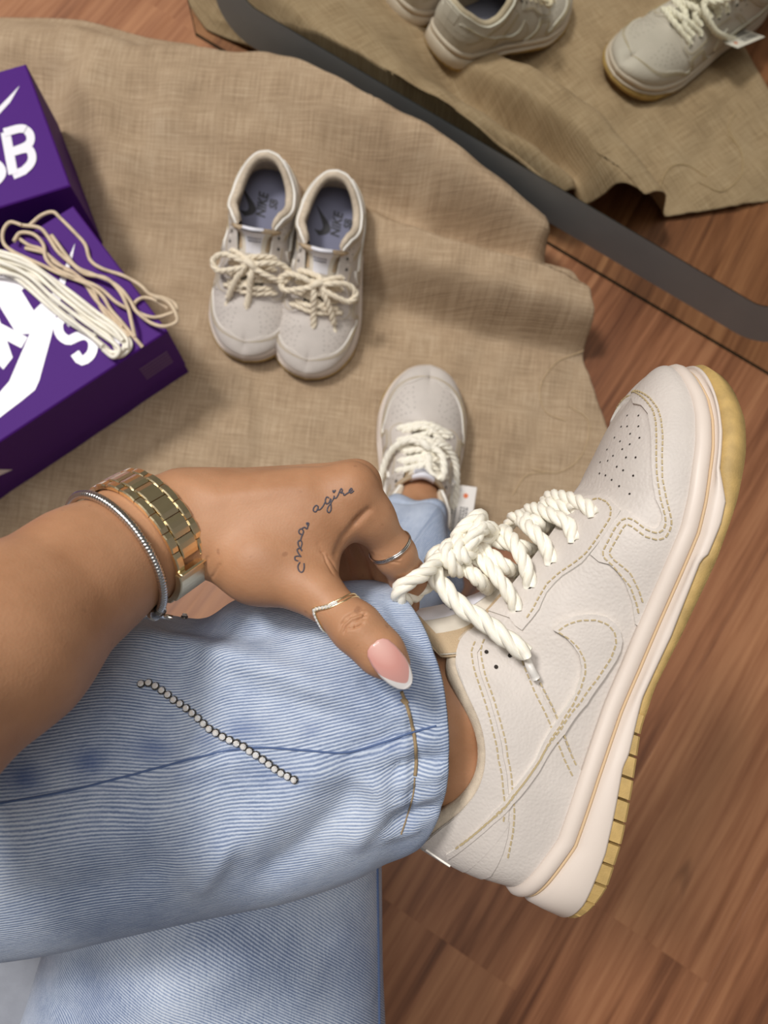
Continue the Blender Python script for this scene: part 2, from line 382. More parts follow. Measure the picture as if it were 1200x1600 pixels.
# upper top edge, medial half: collar / throat / spine
_col = [(-.0076, 0, .094), (-.004, -.010, .0915), (.008, -.0185, .0870), (.022, -.0245, .0805), (.037, -.0285, .0770), (.052, -.0300, .0790), (.066, -.0305, .0865), (.080, -.0285, .1000), (.088, -.0250, .1065), (.096, -.0222, .1085)]
_thr = [(.096, -.0245, .1085), (.102, -.0215, .1075), (.110, -.0195, .1030), (.125, -.0185, .0955), (.140, -.0175, .0890), (.158, -.0160, .0825), (.175, -.0145, .0768), (.190, -.0115, .0735), (.197, -.005, .0728), (.199, 0, .0726)]
_spi = [(.199, 0, .0718), (.2073, 0, .0693), (.2198, 0, .067), (.2349, 0, .065), (.2491, 0, .0618), (.2560, 0, .0590), (.262, 0, .0555)]
_col, _thr = [[(x, y * k, z) for x, y, z in q] for q, k in ((_col, 1.24), (_thr, 1.12))]
tm = np.concatenate([cr(_col, HC)[:-1], cr(_thr, HT)[:-1], cr(_spi, HO)])
tl = tm * np.array([1, -1, 1]); TOP = np.concatenate([tm, tl[-2:0:-1]])
zone = np.concatenate([np.linspace(0, 1, HC)[:-1], 1 + np.linspace(0, 1, HT)[:-1], 2 + np.linspace(0, 1, HO)]); ZN = np.concatenate([zone, zone[-2:0:-1]])
NV = 30
_mt = ip(PER[:, 0], MTOP); B0 = np.concatenate([PER - PN * .0022, (_mt - .0025)[:, None]], 1)
_vert = np.array([0, 0, 1.0]); PN3 = np.concatenate([PN, np.zeros((NU, 1))], 1)
_h = (TOP[:, 2] - B0[:, 2])[:, None]; _dh = np.linalg.norm((TOP - B0)[:, :2], axis=1)[:, None]
toe = sm(ZN, 1.55, 2.25)[:, None]; thr = (sm(ZN, .9, 1.25) * (1 - sm(ZN, 1.75, 2.1)))[:, None]
c1 = B0 + PN3 * (.0035 + .001 * toe) + _vert * _h * (.50 + .12 * toe)
hd = nrm((B0 - TOP) * np.array([1, 1, 0])); 
_slope = ip(TOP[:, 0], [(.19, -.1), (.225, -.12), (.245, -.16), (.256, -.24), (.262, -.30)])[:, None]
c2 = TOP + (1 - toe) * (1 - thr) * (PN3 * .004 - _vert * _h * .38) + thr * (1 - toe) * (hd * _dh * .55 - _vert * _h * .16) + toe * (hd * _dh * .5 + _vert * (np.maximum(hd[:, :1], 0) * _slope * _dh * .5))
vv = np.linspace(0, 1, NV)[None, :, None]
SG = (1 - vv) ** 3 * B0[:, None] + 3 * (1 - vv) ** 2 * vv * c1[:, None] + 3 * (1 - vv) * vv ** 2 * c2[:, None] + vv ** 3 * TOP[:, None]   # (NU,NV,3)
_du = np.roll(SG, -1, 0) - np.roll(SG, 1, 0); _dv = np.gradient(SG, axis=1); SNn = nrm(np.cross(_du, _dv))
_cc = SG.mean((0, 1)); 
if (SNn * (SG - np.array([.12, 0, .03]))).sum(-1).mean() < 0: SNn = -SNn
def S(u, v, off=0.0):
    """surface point; u in samples (0..NU), v in 0..1"""
    u = np.asarray(u, float) % NU; v = np.clip(np.asarray(v, float), 0, 1) * (NV - 1)
    i = np.floor(u).astype(int); fu = (u - i)[..., None]; j = np.minimum(np.floor(v).astype(int), NV - 2); fv = (v - j)[..., None]; i2 = (i + 1) % NU; i = i % NU
    g = lambda G: (G[i, j] * (1 - fu) + G[i2, j] * fu) * (1 - fv) + (G[i, j + 1] * (1 - fu) + G[i2, j + 1] * fu) * fv
    return g(SG) + nrm(g(SNn)) * np.asarray(off)[..., None] if np.ndim(off) else g(SG) + nrm(g(SNn)) * off
# pose of the lifted shoe
_fc = nrm([.3359, .937, -.0945]); _uc = np.array([-.9417, .3335, -.0406]); _uc = nrm(_uc - _fc * (_uc @ _fc)); _lc = np.cross(_uc, _fc)
HR = CR @ np.stack([_fc, _lc, _uc], 1); HTr = PD((915, 1385), .392)
HERO = Matrix([[*HR[i], HTr[i]] for i in range(3)] + [[0, 0, 0, 1]])
def hray(p): return (CC - HTr) @ HR, ray(p) @ HR
_sbvh = BVHTree.FromPolygons([Vector(p) for p in SG.reshape(-1, 3)], gridf(NU, NV, cu=True))
def HUV(p):
    """photo pixel of the lifted shoe -> surface parameters"""
    o, d = hray(p); h = _sbvh.ray_cast(Vector(o), Vector(nrm(d)))
    if h[0] is None:                                            # just past the outline: nearest surface to the sight line
        best = None
        for s in np.linspace(.30, .48, 60):
            q = _sbvh.find_nearest(Vector(o + d * s))
            if best is None or q[3] < best[3]: best = q
        h = best
    k = h[2]; i, j = k // (NV - 1), k % (NV - 1); q = np.array(h[0])
    a, b, c = SG[i, j], SG[(i + 1) % NU, j], SG[i, j + 1]
    A = np.stack([b - a, c - a], 1); uv, *_ = np.linalg.lstsq(A, q - a, rcond=None)
    return np.array([i + np.clip(uv[0], 0, 1), (j + np.clip(uv[1], 0, 1)) / (NV - 1)])
def HUVs(ps): return np.array([HUV(p) for p in ps])
UT = float(NH - 1)
def resample(poly, step=1.0, closed=True):
    """poly in (u samples, v*60) space, even steps"""
    out = []
    n = len(poly)
    for i in range(n if closed else n - 1):
        a, b = poly[i], poly[(i + 1) % n]; k = max(1, int(math.ceil(np.linalg.norm(b - a) / step)))
        out += [a + (b - a) * q / k for q in range(k)]
    if not closed: out.append(poly[-1])
    return np.array(out)
VS = 55.0
def patch(poly_uv, off, thick=None, step=1.1, smooth_n=0):
    """a flat piece of leather laid on the upper: outline in (u, v)"""
    P = resample(np.asarray(poly_uv) * np.array([1, VS]), step)
    lo, hi = P.min(0), P.max(0); g = []
    def inside(q):
        x, y = q; c = False; j = len(P) - 1
        xs, ys = P[:, 0], P[:, 1]; xj, yj = np.roll(xs, 1), np.roll(ys, 1)
        k = ((ys > y) != (yj > y)) & (x < (xj - xs) * (y - ys) / (yj - ys + 1e-12) + xs); return k.sum() % 2 == 1
    for x in np.arange(lo[0] + .4, hi[0], step * 1.2):
        for y in np.arange(lo[1] + .4, hi[1], step * 1.2):
            if inside((x, y)) and np.min(np.linalg.norm(P - np.array([x, y]), axis=1)) > step * .5: g.append((x, y))
    n = len(P); pts = [Vector(p) for p in P] + [Vector(p) for p in g]
    r = delaunay_2d_cdt(pts, [], [list(range(n))], 1, 1e-4)
    uv = np.array([tuple(p) for p in r[0]]); tri = r[2]; orig = r[3]
    top = S(uv[:, 0], uv[:, 1] / VS, off)
    bi = [k for k, o in enumerate(orig) if any(q < n for q in o)]
    m = {}; 
    for k, o in enumerate(orig):
        for q in o:
            if q < n: m[q] = k
    ring = [m[k] for k in range(n) if k in m]
    low = S(uv[ring, 0], uv[ring, 1] / VS, -.0006)
    bev = S(uv[ring, 0], uv[ring, 1] / VS, off - .0003)
    d = P - P.mean(0)
    V = np.concatenate([top, low]); nt = len(top); R_ = len(ring)
    f = [tuple(t) for t in tri] + [(ring[k], ring[(k + 1) % R_], nt + (k + 1) % R_, nt + k) for k in range(R_)]
    return V, f, [0] * len(tri) + [1] * R_
def mir_uv(p): p = np.array(p); p[:, 0] = NU - p[:, 0]; return p[::-1]
def dashes(mb, line_uv, off, L=.0023, gap=.0011, w=.00034):
    P = resample(np.asarray(line_uv) * np.array([1, VS]), .5, False); Q = S(P[:, 0], P[:, 1] / VS, off); N = S(P[:, 0], P[:, 1] / VS, off + .001) - Q
    s = np.concatenate([[0], np.cumsum(np.linalg.norm(np.diff(Q, axis=0), axis=1))]); a = 0.0
    at = lambda x: np.array([np.interp(x, s, Q[:, k]) for k in range(3)])
    while a + L < s[-1]:
        p, q = at(a), at(a + L); k = np.argmin(abs(s - a)); n = nrm(N[k]); t = nrm(q - p); b = np.cross(n, t)
        mb.box((p + q) / 2, (t, b, n), (L / 2, w, w)); a += L + gap
_cp5 = lambda pts: [(880 + x / 4.286, 580 + y / 4.286) for x, y in pts]
# outlines read off the lifted shoe, kept as surface parameters so that every shoe carries the same panels
def build_outlines():
    O = {}
    a = HUVs([(992, 632), (1004, 635), (1014, 648), (1018, 673), (1019, 700), (1019, 729), (1021, 756), (1025, 781), (1032, 797), (1034.5, 806), (1034, 813), (1029.5, 822), (1024, 826), (1018, 826), (1008, 821), (990, 807), (977, 797), (972, 799), (947, 834), (923, 867), (936, 878), (952, 882), (966, 895), (977, 912), (987, 940), (992, 975)])
    v0 = HUV((985, 631))[1]
    half = np.concatenate([[[UT, .97], [UT - 3, .91], [UT - 7, .81], [UT - 11, .725]], a, [[a[-1, 0] - .3, 0]]])
    O['mudguard'] = np.concatenate([half, mir_uv(half)[:-1]])
    b = HUVs([(941, 774), (950, 778), (960, 788), (971, 799), (960, 817), (923, 865), (910, 880), (894, 891), (880, 900), (868, 911), (855, 926), (848, 940), (843, 952), (830, 969), (816, 985), (806, 978), (797, 966)])
    u0, u1 = HUV((931, 774))[0], b[-1, 0]; u0 = HC + HT - 7; u1 = HC + 8
    O['eyestay'] = np.concatenate([[[u0, 1]], b, [[u1, 1.0]]])
    c = HUVs([(865, 985), (874, 975), (885, 967), (900, 962), (915, 960), (932, 960), (948, 964), (960, 973), (967, 984), (970, 1000), (967, 1015), (960, 1030), (940, 1061), (915, 1098), (880, 1145), (840, 1203), (800, 1254), (772, 1283), (750, 1303), (722, 1325), (702, 1337), (700, 1329), (716, 1320), (735, 1304), (756, 1283), (775, 1262), (800, 1232), (835, 1185), (865, 1130), (885, 1102), (898, 1082), (906, 1060), (908, 1042), (904, 1022), (895, 1008), (882, 994)])
    O['swoosh'] = c
    d = HUVs([(815, 1004), (826, 1040), (840, 1070), (855, 1101), (870, 1131), (885, 1168), (905, 1200), (908, 1204)])
    O['heel_panel'] = np.concatenate([[[HC + 3, 1.0]], HUVs([(765, 985), (790, 985), (806, 993)]), d, [[d[-1, 0] - .5, 0]], [[0.0, 0]], [[0.0, 1.0]]])
    e = HUVs([(752, 1012), (745, 1022), (750, 1055), (765, 1095), (778, 1140), (786, 1180), (793, 1225), (795, 1262), (793, 1290)])
    O['collar_panel'] = np.concatenate([[[HC + 2.5, .995]], e, [[0.0, e[-1, 1] * .86]], [[0.0, .995]]])
    f = HUVs([(796, 1280), (793, 1305), (786, 1330), (777, 1350), (768, 1364)])
    O['counter'] = np.concatenate([[[0.0, f[0, 1] * 1.0]], f, [[0.0, f[-1, 1]]]])
    O['tab'] = np.array([[0, .93], [4.2, .93], [4.0, .62], [0, .60]], float)
    O['holes'] = HUVs(_cp5([(505, 298), (505, 370), (512, 447), (450, 420), (447, 490), (397, 523), (335, 567), (422, 578), (486, 578), (360, 640), (403, 664), (470, 700), (326, 728), (376, 770), (446, 822), (285, 698), (245, 685), (430, 297), (430, 370), (390, 372), (382, 470), (345, 445), (295, 525), (300, 600), (250, 610)]))
    O['vents'] = HUVs([(760, 1020), (775, 1043), (797, 1025)])
    O['eyelets'] = HUVs([(927, 803), (896, 845), (861, 879), (829, 916), (808, 951), (778, 985)])
    st = []
    st.append((HUVs(_cp5([(560, 200), (610, 270), (628, 350), (630, 420), (628, 560), (630, 690), (650, 850), (665, 910), (680, 980), (680, 1030), (665, 1062), (640, 1080), (610, 1085), (550, 1060), (480, 1005), (440, 990), (400, 1000), (350, 1060), (290, 1170), (265, 1220), (280, 1255), (330, 1300), (380, 1360)]) + [(984, 916), (993, 942), (997, 962)]), .0017))
    st.append((HUVs(_cp5([(590, 190), (640, 260), (660, 330), (670, 440), (665, 560), (665, 720), (690, 860), (712, 960), (720, 1010), (710, 1060), (680, 1110), (650, 1125), (620, 1128), (550, 1110), (450, 1035), (425, 1030), (400, 1060), (330, 1180), (310, 1220), (335, 1260), (400, 1310)]) + [(985, 896), (997, 922), (1004, 945)]), .0017))
    st.append((HUVs([(929, 784), (938, 782), (950, 787), (957, 797), (955, 812), (935, 842), (917, 866), (900, 880), (875, 897), (856, 914), (842, 937), (834, 952), (820, 972)]), .0019))
    st.append((HUVs([(873, 985), (885, 976), (905, 969), (930, 968), (948, 974), (959, 988), (960, 1004), (952, 1026), (930, 1060), (905, 1095), (872, 1140), (838, 1190), (800, 1241), (760, 1283), (720, 1317)]), .0027))
    st.append((HUVs([(873, 988), (889, 998), (902, 1010), (912, 1030), (913, 1050), (905, 1075), (893, 1100), (872, 1134), (842, 1184), (807, 1233), (780, 1264), (745, 1297), (712, 1322)]), .0027))
    st.append((HUVs([(812, 1012), (822, 1050), (836, 1084), (850, 1112), (866, 1150), (880, 1185), (895, 1215)]), .0014))
    st.append((HUVs([(822, 1005), (832, 1042), (846, 1072), (861, 1102), (876, 1138), (890, 1176), (902, 1202)]), .0014))
    st.append((HUVs([(742, 1005), (736, 1020), (741, 1050), (757, 1095), (770, 1140), (779, 1185), (786, 1230), (789, 1262), (786, 1285)]), .0021))
    st.append((HUVs([(757, 1000), (751, 1020), (757, 1052), (772, 1095), (785, 1140), (793, 1182), (800, 1230), (803, 1262), (801, 1300), (792, 1345)]), .0014))
    st.append((HUVs([(786, 1304), (760, 1325), (738, 1344)]), .0014)); st.append((HUVs([(783, 1325), (765, 1340), (750, 1352)]), .0014))
    for k in (0, 1):
        ln, of = st[k]; v = ln[0, 1]; st[k] = (np.concatenate([[[UT, .93], [UT - 3, .86], [UT - 7, .76]], ln]) if ln[0, 0] < UT - 7 else ln, of)
    O['stitch'] = st
    return O
OUT = build_outlines()
def mirset(V): V = np.array(V, float); V[:, 1] *= -1; return V
def shoe_datas(side, low=False):
    """mesh data for a left (+1) or right (-1) shoe"""
    D = {}
    def put(key, V, f, m, uv=None, flipfix=True, smooth=True):
        V = np.asarray(V, float)
        if side < 0: V = mirset(V); f = [tuple(q)[::-1] for q in f]
        me = data(key, V, f, M[m], smooth, uv)
        if key == 'upper':
            bm = bmesh.new(); bm.from_mesh(me); bmesh.ops.remove_doubles(bm, verts=bm.verts, dist=2e-5); bm.to_mesh(me); bm.free()
        if flipfix: fix(me)
        if key in ('mudguard', 'eyestay', 'heel_panel', 'collar_panel', 'counter', 'tab', 'swoosh'): me.set_sharp_from_angle(angle=math.radians(38))
        D[key] = me
    # upper with its own thickness at the rim
    put('upper', SG.reshape(-1, 3), gridf(NU, NV, cu=True), 'leather')
    # midsole: rounded bead, stitched groove, side wall
    mt, mb = ip(PER[:, 0], MTOP), ip(PER[:, 0], MBOT); gz = ip(PER[:, 0], GUM)
    pr = [(-.006, mt - .004), (-.0026, mt - .0012), (-.001, mt), (.0008, mt - .0006), (.0022, mt - .0026), (.0024, mt - .0052), (.0014, mt - .0076), (-.0004, mt - .0086), (-.0006, mt - .0094), (.0012, mt - .0102), (.0026, mt - .0115), (.0036, mt * .5 + mb * .5 - .004), (.0042, mb + .0012), (.0034, mb), (-.004, mb)]
    V = np.stack([np.concatenate([PER + PN * o, z[:, None]], 1) for o, z in pr], 1)
    put('midsole', V.reshape(-1, 3), gridf(NU, len(pr), cu=True), 'midsole')
    mbx = MB(); Q = np.concatenate([PER + PN * .0004, (mt - .0090)[:, None]], 1); tube(mbx, np.concatenate([Q, Q[:1]]), .00075, 5, False)
    put('groove_thread', mbx.v, mbx.f, 'groove')
    # gum outsole; behind the arch its rim is cut into blocks
    core = sm(PER[:, 0], .09, .098)                              # 0 where tread blocks stand
    inn = -.0022 * (1 - core) + .0026 * core
    toe_out = .0035 * sm(PER[:, 0], .20, .24)
    V = np.stack([np.concatenate([PER + PN * (-.006), (mb + .001)[:, None]], 1), np.concatenate([PER + PN * (inn * .8)[:, None], (mb + .0003)[:, None]], 1), np.concatenate([PER + PN * (inn + toe_out)[:, None], (mb * .7 + gz * .3)[:, None]], 1),
                  np.concatenate([PER + PN * (inn + toe_out * .6)[:, None], gz[:, None]], 1), np.concatenate([PER + PN * (-.004), (gz + (1 - core) * .0012)[:, None]], 1)], 1)
    f = gridf(NU, 5, cu=True)
    ring = lambda k: (k % NU) * 5 + 4
    f += [(ring(k), ring(k + 1), ring(NU - k - 1), ring(NU - k)) if 0 < k < NH - 1 and k + 1 < NH - 1 else (ring(k), ring(k + 1), ring(NU - k - 1)) if k == 0 else (ring(k), ring(k + 1), ring(NU - k)) for k in range(0, NH - 1)]
    put('outsole', V.reshape(-1, 3), f, 'gum')
    blocks = []
    ssum = np.concatenate([[0], np.cumsum(np.linalg.norm(np.diff(np.concatenate([PER, PER[:1]]), axis=0), axis=1))]); tot = ssum[-1]
    def at(s):
        s = s % tot; q = [np.interp(s, ssum, np.append(A, A[0])) for A in (PER[:, 0], PER[:, 1], PN[:, 0], PN[:, 1], mb, gz)]; return q
    smx = ssum[int(np.argmax(pm[:, 0] > .096))]; slx = tot - ssum[int(np.argmax(pl[:, 0] > .096))] * 1.0
    n = int((smx + (tot - slx)) / .0103); edges = np.linspace(slx - tot, smx, n + 1)
    for k in range(n):
        a, b = edges[k] + .0007, edges[k + 1] - .0007; v = []
        for s in (a, (a + b) / 2, b):
            x, y, nx, ny, m_, g_ = at(s); l = math.hypot(nx, ny); nx, ny = nx / l, ny / l
            for o, z in ((.0030, m_ + .0006), (.0032, g_ + .0012), (.0022, g_), (-.014, g_), (-.014, m_)): v.append((x + nx * o, y + ny * o, z))
        f = gridf(3, 5, cv=True) + [(0, 1, 2, 3, 4), (14, 13, 12, 11, 10)]; blocks.append((v, f))
    D['blocks'] = blocks
    # leather panels
    for key, off, sides in (('mudguard', .0011, 1), ('eyestay', .0013, 2), ('heel_panel', .0009, 2), ('collar_panel', .0016, 2), ('counter', .0014, 2), ('tab', .0022, 2), ('swoosh', .0022, 2)):
        b = MB(); mi = []
        for q in range(sides):
            V, f, k_ = patch(OUT[key] if q == 0 else mir_uv(OUT[key]), off * 1.3); b.add(V, f); mi += k_
        put(key, b.v, b.f, 'leather2'); D[key].materials.append(M['edge']); D[key].polygons.foreach_set('material_index', mi)
    b = MB()
    for ln, off in OUT['stitch']: dashes(b, ln, off * 1.28 - .0004); dashes(b, mir_uv(ln), off * 1.28 - .0004)
    put('stitching', b.v, b.f, 'stitch', smooth=False)
    b = MB()
    def disc(uv, r, off):
        c = S(uv[0], uv[1], off); n = nrm(S(uv[0], uv[1], off + .001) - c); a = nrm(np.cross(n, [0.3, .2, .9])); bb = np.cross(n, a)
        b.add([c + r * (math.cos(t) * a + math.sin(t) * bb) for t in np.arange(8) * math.pi / 4], [tuple(range(8))])
    for k, h in enumerate(OUT['holes']): disc(h, .0006, .00025); disc((NU - h[0], h[1]), .0006, .00025)
    for h in OUT['vents']: disc(h, .0011, .0015); disc((NU - h[0], h[1]), .0011, .0015)
    for h in OUT['eyelets']: disc(h, .0024, .0019); disc((NU - h[0], h[1]), .0024, .0019)
    put('perforations', b.v, b.f, 'hole')
    # suede collar roll and inner wall
    ks = list(range(-(HC + 4), HC + 5)); prof = []
    for k in ks:
        k = k % NU; T = TOP[k]; n = PN3[k]; 
        inn_ = nrm((np.array([.05, 0, 0]) - T) * np.array([1, 1, 0])); z = _vert
        zb = .036
        prof.append([T - z * .004 + inn_ * .0005, T + z * .0014 + inn_ * .0010, T + z * .0036 + inn_ * .0042, T + z * .0028 + inn_ * .0082, T - z * .003 + inn_ * .0105, T - z * .012 + inn_ * .0098, np.array([*(B0[k, :2] * .35 + (T + inn_ * .006)[:2] * .65), T[2] * .5 + zb * .5]), np.array([*(B0[k, :2] - PN[k] * .004), zb])])
    prof = np.array(prof); put('collar_lining', prof.reshape(-1, 3), gridf(len(ks), 8), 'suede')
    # vamp lining under the throat so that no gap shows through
    # insole
    V = np.concatenate([pm[:, :] * np.array([1, .93]), pl[::-1] * np.array([1, .93])]); V = np.concatenate([V, np.full((len(V), 1), .0355)], 1)
    n2 = len(pm); f = [(k, k + 1, 2 * n2 - 2 - k, 2 * n2 - 1 - k) for k in range(n2 - 1)]
    put('insole', V, f, 'insole')
    # tongue: padded slab rising out of the throat
    prof = [(.197, .0655, .012), (.185, .0690, .0150), (.165, .0760, .0175), (.145, .0850, .0190), (.128, .0970, .0185), (.115, .1120, .0210), (.106, .1265, .0275), (.1025, .1335, .0290), (.1005, .1372, .0255)]
    P = cr(prof, 34); nx = 17; vt, vb = [], []
    for q, (x, z, w) in enumerate(P):
        k = float(1 - sm(x, .108, .132))
        if low: x, z = x + .30 * max(0, z - .088), z - .25 * max(0, z - .088)
        for y in np.linspace(-1, 1, nx):
            round_ = (1 - abs(y) ** 2.2); yy = abs(y) ** 1.8
            base = np.array([x - k * yy * .011, y * w, z - (.007 + .016 * k) * yy]); d = np.array([.72, 0, .69]) * (.0012 + .0034 * round_ ** .6)
            vt.append(base + d); vb.append(base - d * .6)
    f1 = gridf(34, nx)
    side_f = []
    n1 = 34 * nx
    bound = [i * nx for i in range(34)] + [33 * nx + j for j in range(1, nx)] + [i * nx + nx - 1 for i in range(32, -1, -1)]
    put('tongue', vt, f1, 'tongue', flipfix=False)
    me = D['tongue']
    rim = [(bound[k], bound[k + 1]) for k in range(len(bound) - 1)]
    vm = [(np.array(a) + np.array(b)) / 2 + nrm(np.array(a) - (.13, 0, .1)) * .0025 * np.array([0, 1, 1]) for a, b in zip(vt, vb)]
    V = [np.array(a) - np.array([.72, 0, .69]) * .0004 for a in vt] + vm + vb
    f = [(a, b, b + n1, a + n1) for a, b in rim] + [(a + n1, b + n1, b + 2 * n1, a + 2 * n1) for a, b in rim] + [tuple(k + 2 * n1 for k in q[::-1]) for q in f1]
    hb = MB(); hp = np.array([vm[k] for k in range(len(rim)) if 19 <= k <= len(rim) - 20]); tube(hb, cr(hp[::2], 90) + np.array([.0012, 0, .0008]), .0030, 8); o_n = len(V); V = list(V) + [np.array(p) for p in hb.v]; f = f + [tuple(k + o_n for k in q) for q in hb.f]
    used = sorted({k for q in f for k in q}); mp = {k: i for i, k in enumerate(used)}
    put('tongue_lining', [V[k] for k in used], [tuple(mp[k] for k in q) for q in f], 'mesh')
    hv, hf = [], []
    for i in range(19, 33):
        for j in range(nx - 1):
            if i >= 31 or j < 2 or j >= nx - 3: hf.append(tuple(len(hv) + k for k in range(4))); hv += [np.array(vt[a]) + np.array([.72, -.5 if j < 5 else (.5 if j > 11 else 0), .69]) * .0007 for a in (i * nx + j, i * nx + j + 1, i * nx + nx + j + 1, i * nx + nx + j)]
    put('tongue_hem', hv, hf, 'mesh', flipfix=False); bm = bmesh.new(); bm.from_mesh(D['tongue_hem']); bmesh.ops.remove_doubles(bm, verts=bm.verts, dist=3e-4); bm.to_mesh(D['tongue_hem']); bm.free()
    # woven label on the tongue: folds over the top edge
    T_ = np.array(vt).reshape(34, nx, 3); B_ = np.array(vb).reshape(34, nx, 3); up = np.array([.72, 0, .69]) * .0007
    seg = T_[17:34, 4:13] + up; top = T_[33:34, 4:13] + np.array([-.0028, 0, .0012]); bk = (B_[33:28:-1, 4:13]) - up * 2.2
    L = np.concatenate([seg, top, bk]); put('tongue_label', L.reshape(-1, 3), gridf(len(L), 9), 'label')
    # faint print on the label
    b = MB()
    for r_ in (24.5, 26.2):
        for c_ in np.arange(5.5, 11, .9):
            i = int(r_); q = T_[i, int(c_)] + up * 1.6; ax = nrm(T_[i + 1, int(c_)] - T_[i, int(c_)]); b.box(q, (ax, [0, 1, 0], np.cross(ax, [0, 1, 0])), (.0012, .0011, .00015))
    put('label_print', b.v, b.f, 'labelprint', smooth=False)
    return D
# ------------------------------------------------------------------ shoes: assembling, laces
def text_geo(body, size=1.0, shear=0.0, bold=0.0, extrude=0.0):
    c = bpy.data.curves.new('lettering', 'FONT'); c.body = body; c.size = size; c.shear = shear; c.offset = bold; c.extrude = extrude; c.align_x = 'CENTER'; c.align_y = 'CENTER'; c.resolution_u = 4
    o = bpy.data.objects.new('lettering', c); COL.objects.link(o); dg = bpy.context.evaluated_depsgraph_get(); dg.update()
    me = bpy.data.meshes.new_from_object(o.evaluated_get(dg)); v = np.array([tuple(p.co) for p in me.vertices]); f = [tuple(p.vertices) for p in me.polygons]
    bpy.data.objects.remove(o); bpy.data.meshes.remove(me); bpy.data.curves.remove(c); return v, f
SWOOSH = np.array([(0, .30), (.05, .16), (.12, .06), (.22, .0), (.33, .01), (.48, .09), (1.0, .52), (.46, .27), (.34, .225), (.24, .225), (.18, .27), (.165, .34), (.18, .42), (.20, .46), (.12, .41), (.05, .35)], float)
def print_insole(side):
    b = MB(); z = .0361
    v, f = text_geo('NIKE', .017, .2, .0004)
    put = lambda P: [(.050 - p[0], -(p[1]), z) for p in P]          # reads with the heel up
    r = lambda P: [(.050 + p[1] * -1 * side * 0 - p[0] * 1.0, side * .006 - p[1], z) for p in P]
    b.add(r(v), f)
    s = (SWOOSH - [.5, .2]) * .045; b.add(r(s + [0.002, .016]), [tuple(range(len(s)))])
    v, f = text_geo('SB', .014, .2, .0004); b.add(r(v + [.004, -.014, 0]), f)
    return b.data('insole_print', M['print'], False)
SHOE = {'hero': shoe_datas(1), 1: shoe_datas(1, True), -1: shoe_datas(-1, True)}
def eye(k, side, off=.002, lat=False):
    q = OUT['eyelets'][k]; p = S(q[0] if not lat else NU - q[0], q[1], off); return p * np.array([1, side, 1])
def lace_generic(side, style):
    b = MB(); R = .0043
    rc = [np.array([(.191, .0), (.175, .0), (.160, 0), (.146, 0), (.132, 0)][k]) for k in range(5)]
    mid = [(.195, .0765), (.178, .0845), (.162, .0905), (.147, .0975), (.134, .1045)]
    for k in range(4 if style == 'pair' else 5):
        a, c = eye(k, 1, .001), eye(k, 1, .001, True); mx, mz = mid[k]
        kk = min(k + 1, 5); a2, c2 = eye(kk, 1, .001), eye(kk, 1, .001, True)
        if k == 0: rope(b, cr([a, a + (.002, .006, .005), (mx - .001, 0, mz), c + (.002, -.006, .005), c], 14), R)
        else: rope(b, cr([a, a + (.001, .006, .0055), (mx, .000, mz), np.array([mx + .010, .012, mz - .0045]), c + (.012, -.004, .003)], 14), R)
        if k < (3 if style == 'pair' else 4): rope(b, cr([c2, c2 + (.001, -.006, .005), (mx - .008, .001, mz + .0075), a * .6 + a2 * .4 + (.003, .005, .004)], 14), R)
    kx, kz = (.160, .1000)
    tube(b, cr([(kx + .004, -.006, kz), (kx, -.002, kz + .005), (kx - .004, .004, kz + .003), (kx - .001, .006, kz - .004)], 12), .005, 8)
    if style == 'pair':
        for s in (-1, 1):
            rope(b, cr([(kx, s * .003, kz), (kx - .006, s * .018, kz + .004), (kx - .010, s * .036, kz - .004), (kx - .001, s * .047, kz - .012), (kx + .012, s * .040, kz - .012), (kx + .010, s * .022, kz - .002), (kx + .003, s * .004, kz + .001)], 30), R)
        rope(b, cr([(kx, -.004, kz), (kx + .016, -.002, kz - .004), (kx + .034, -.001, kz - .020), (kx + .055, .002, kz - .034)], 16), R)
        rope(b, cr([(kx, .004, kz), (kx + .014, .012, kz - .004), (kx + .030, .020, kz - .018), (kx + .044, .026, kz - .033)], 16), R)
        for e0, e1 in (((kx + .055, .002, kz - .034), (kx + .066, .003, kz - .038)), ((kx + .044, .026, kz - .033), (kx + .054, .029, kz - .040))): tube(b, [np.array(e0), np.array(e1)], .0022, 6)
    else:
        for s in (-1, 1):
            rope(b, cr([(kx, s * .002, kz), (kx - .010, s * .012 + .006, kz + .006), (kx - .030, s * .012 + .012, kz + .008), (kx - .040, s * .006 + .016, kz + .004), (kx - .034, -s * .0 + .008, kz + .005), (kx - .012, .004, kz + .006)], 24), R) if s > 0 else \
                rope(b, cr([(kx, -.002, kz), (kx + .004, -.018, kz - .002), (kx - .004, -.034, kz - .014), (kx - .020, -.042, kz - .030), (kx - .046, -.046, kz - .046)], 20), R)
        rope(b, cr([(kx, .004, kz), (kx + .004, .022, kz - .006), (kx - .010, .040, kz - .024), (kx - .040, .047, kz - .044), (kx - .066, .05, kz - .06)], 22), R)
    return b
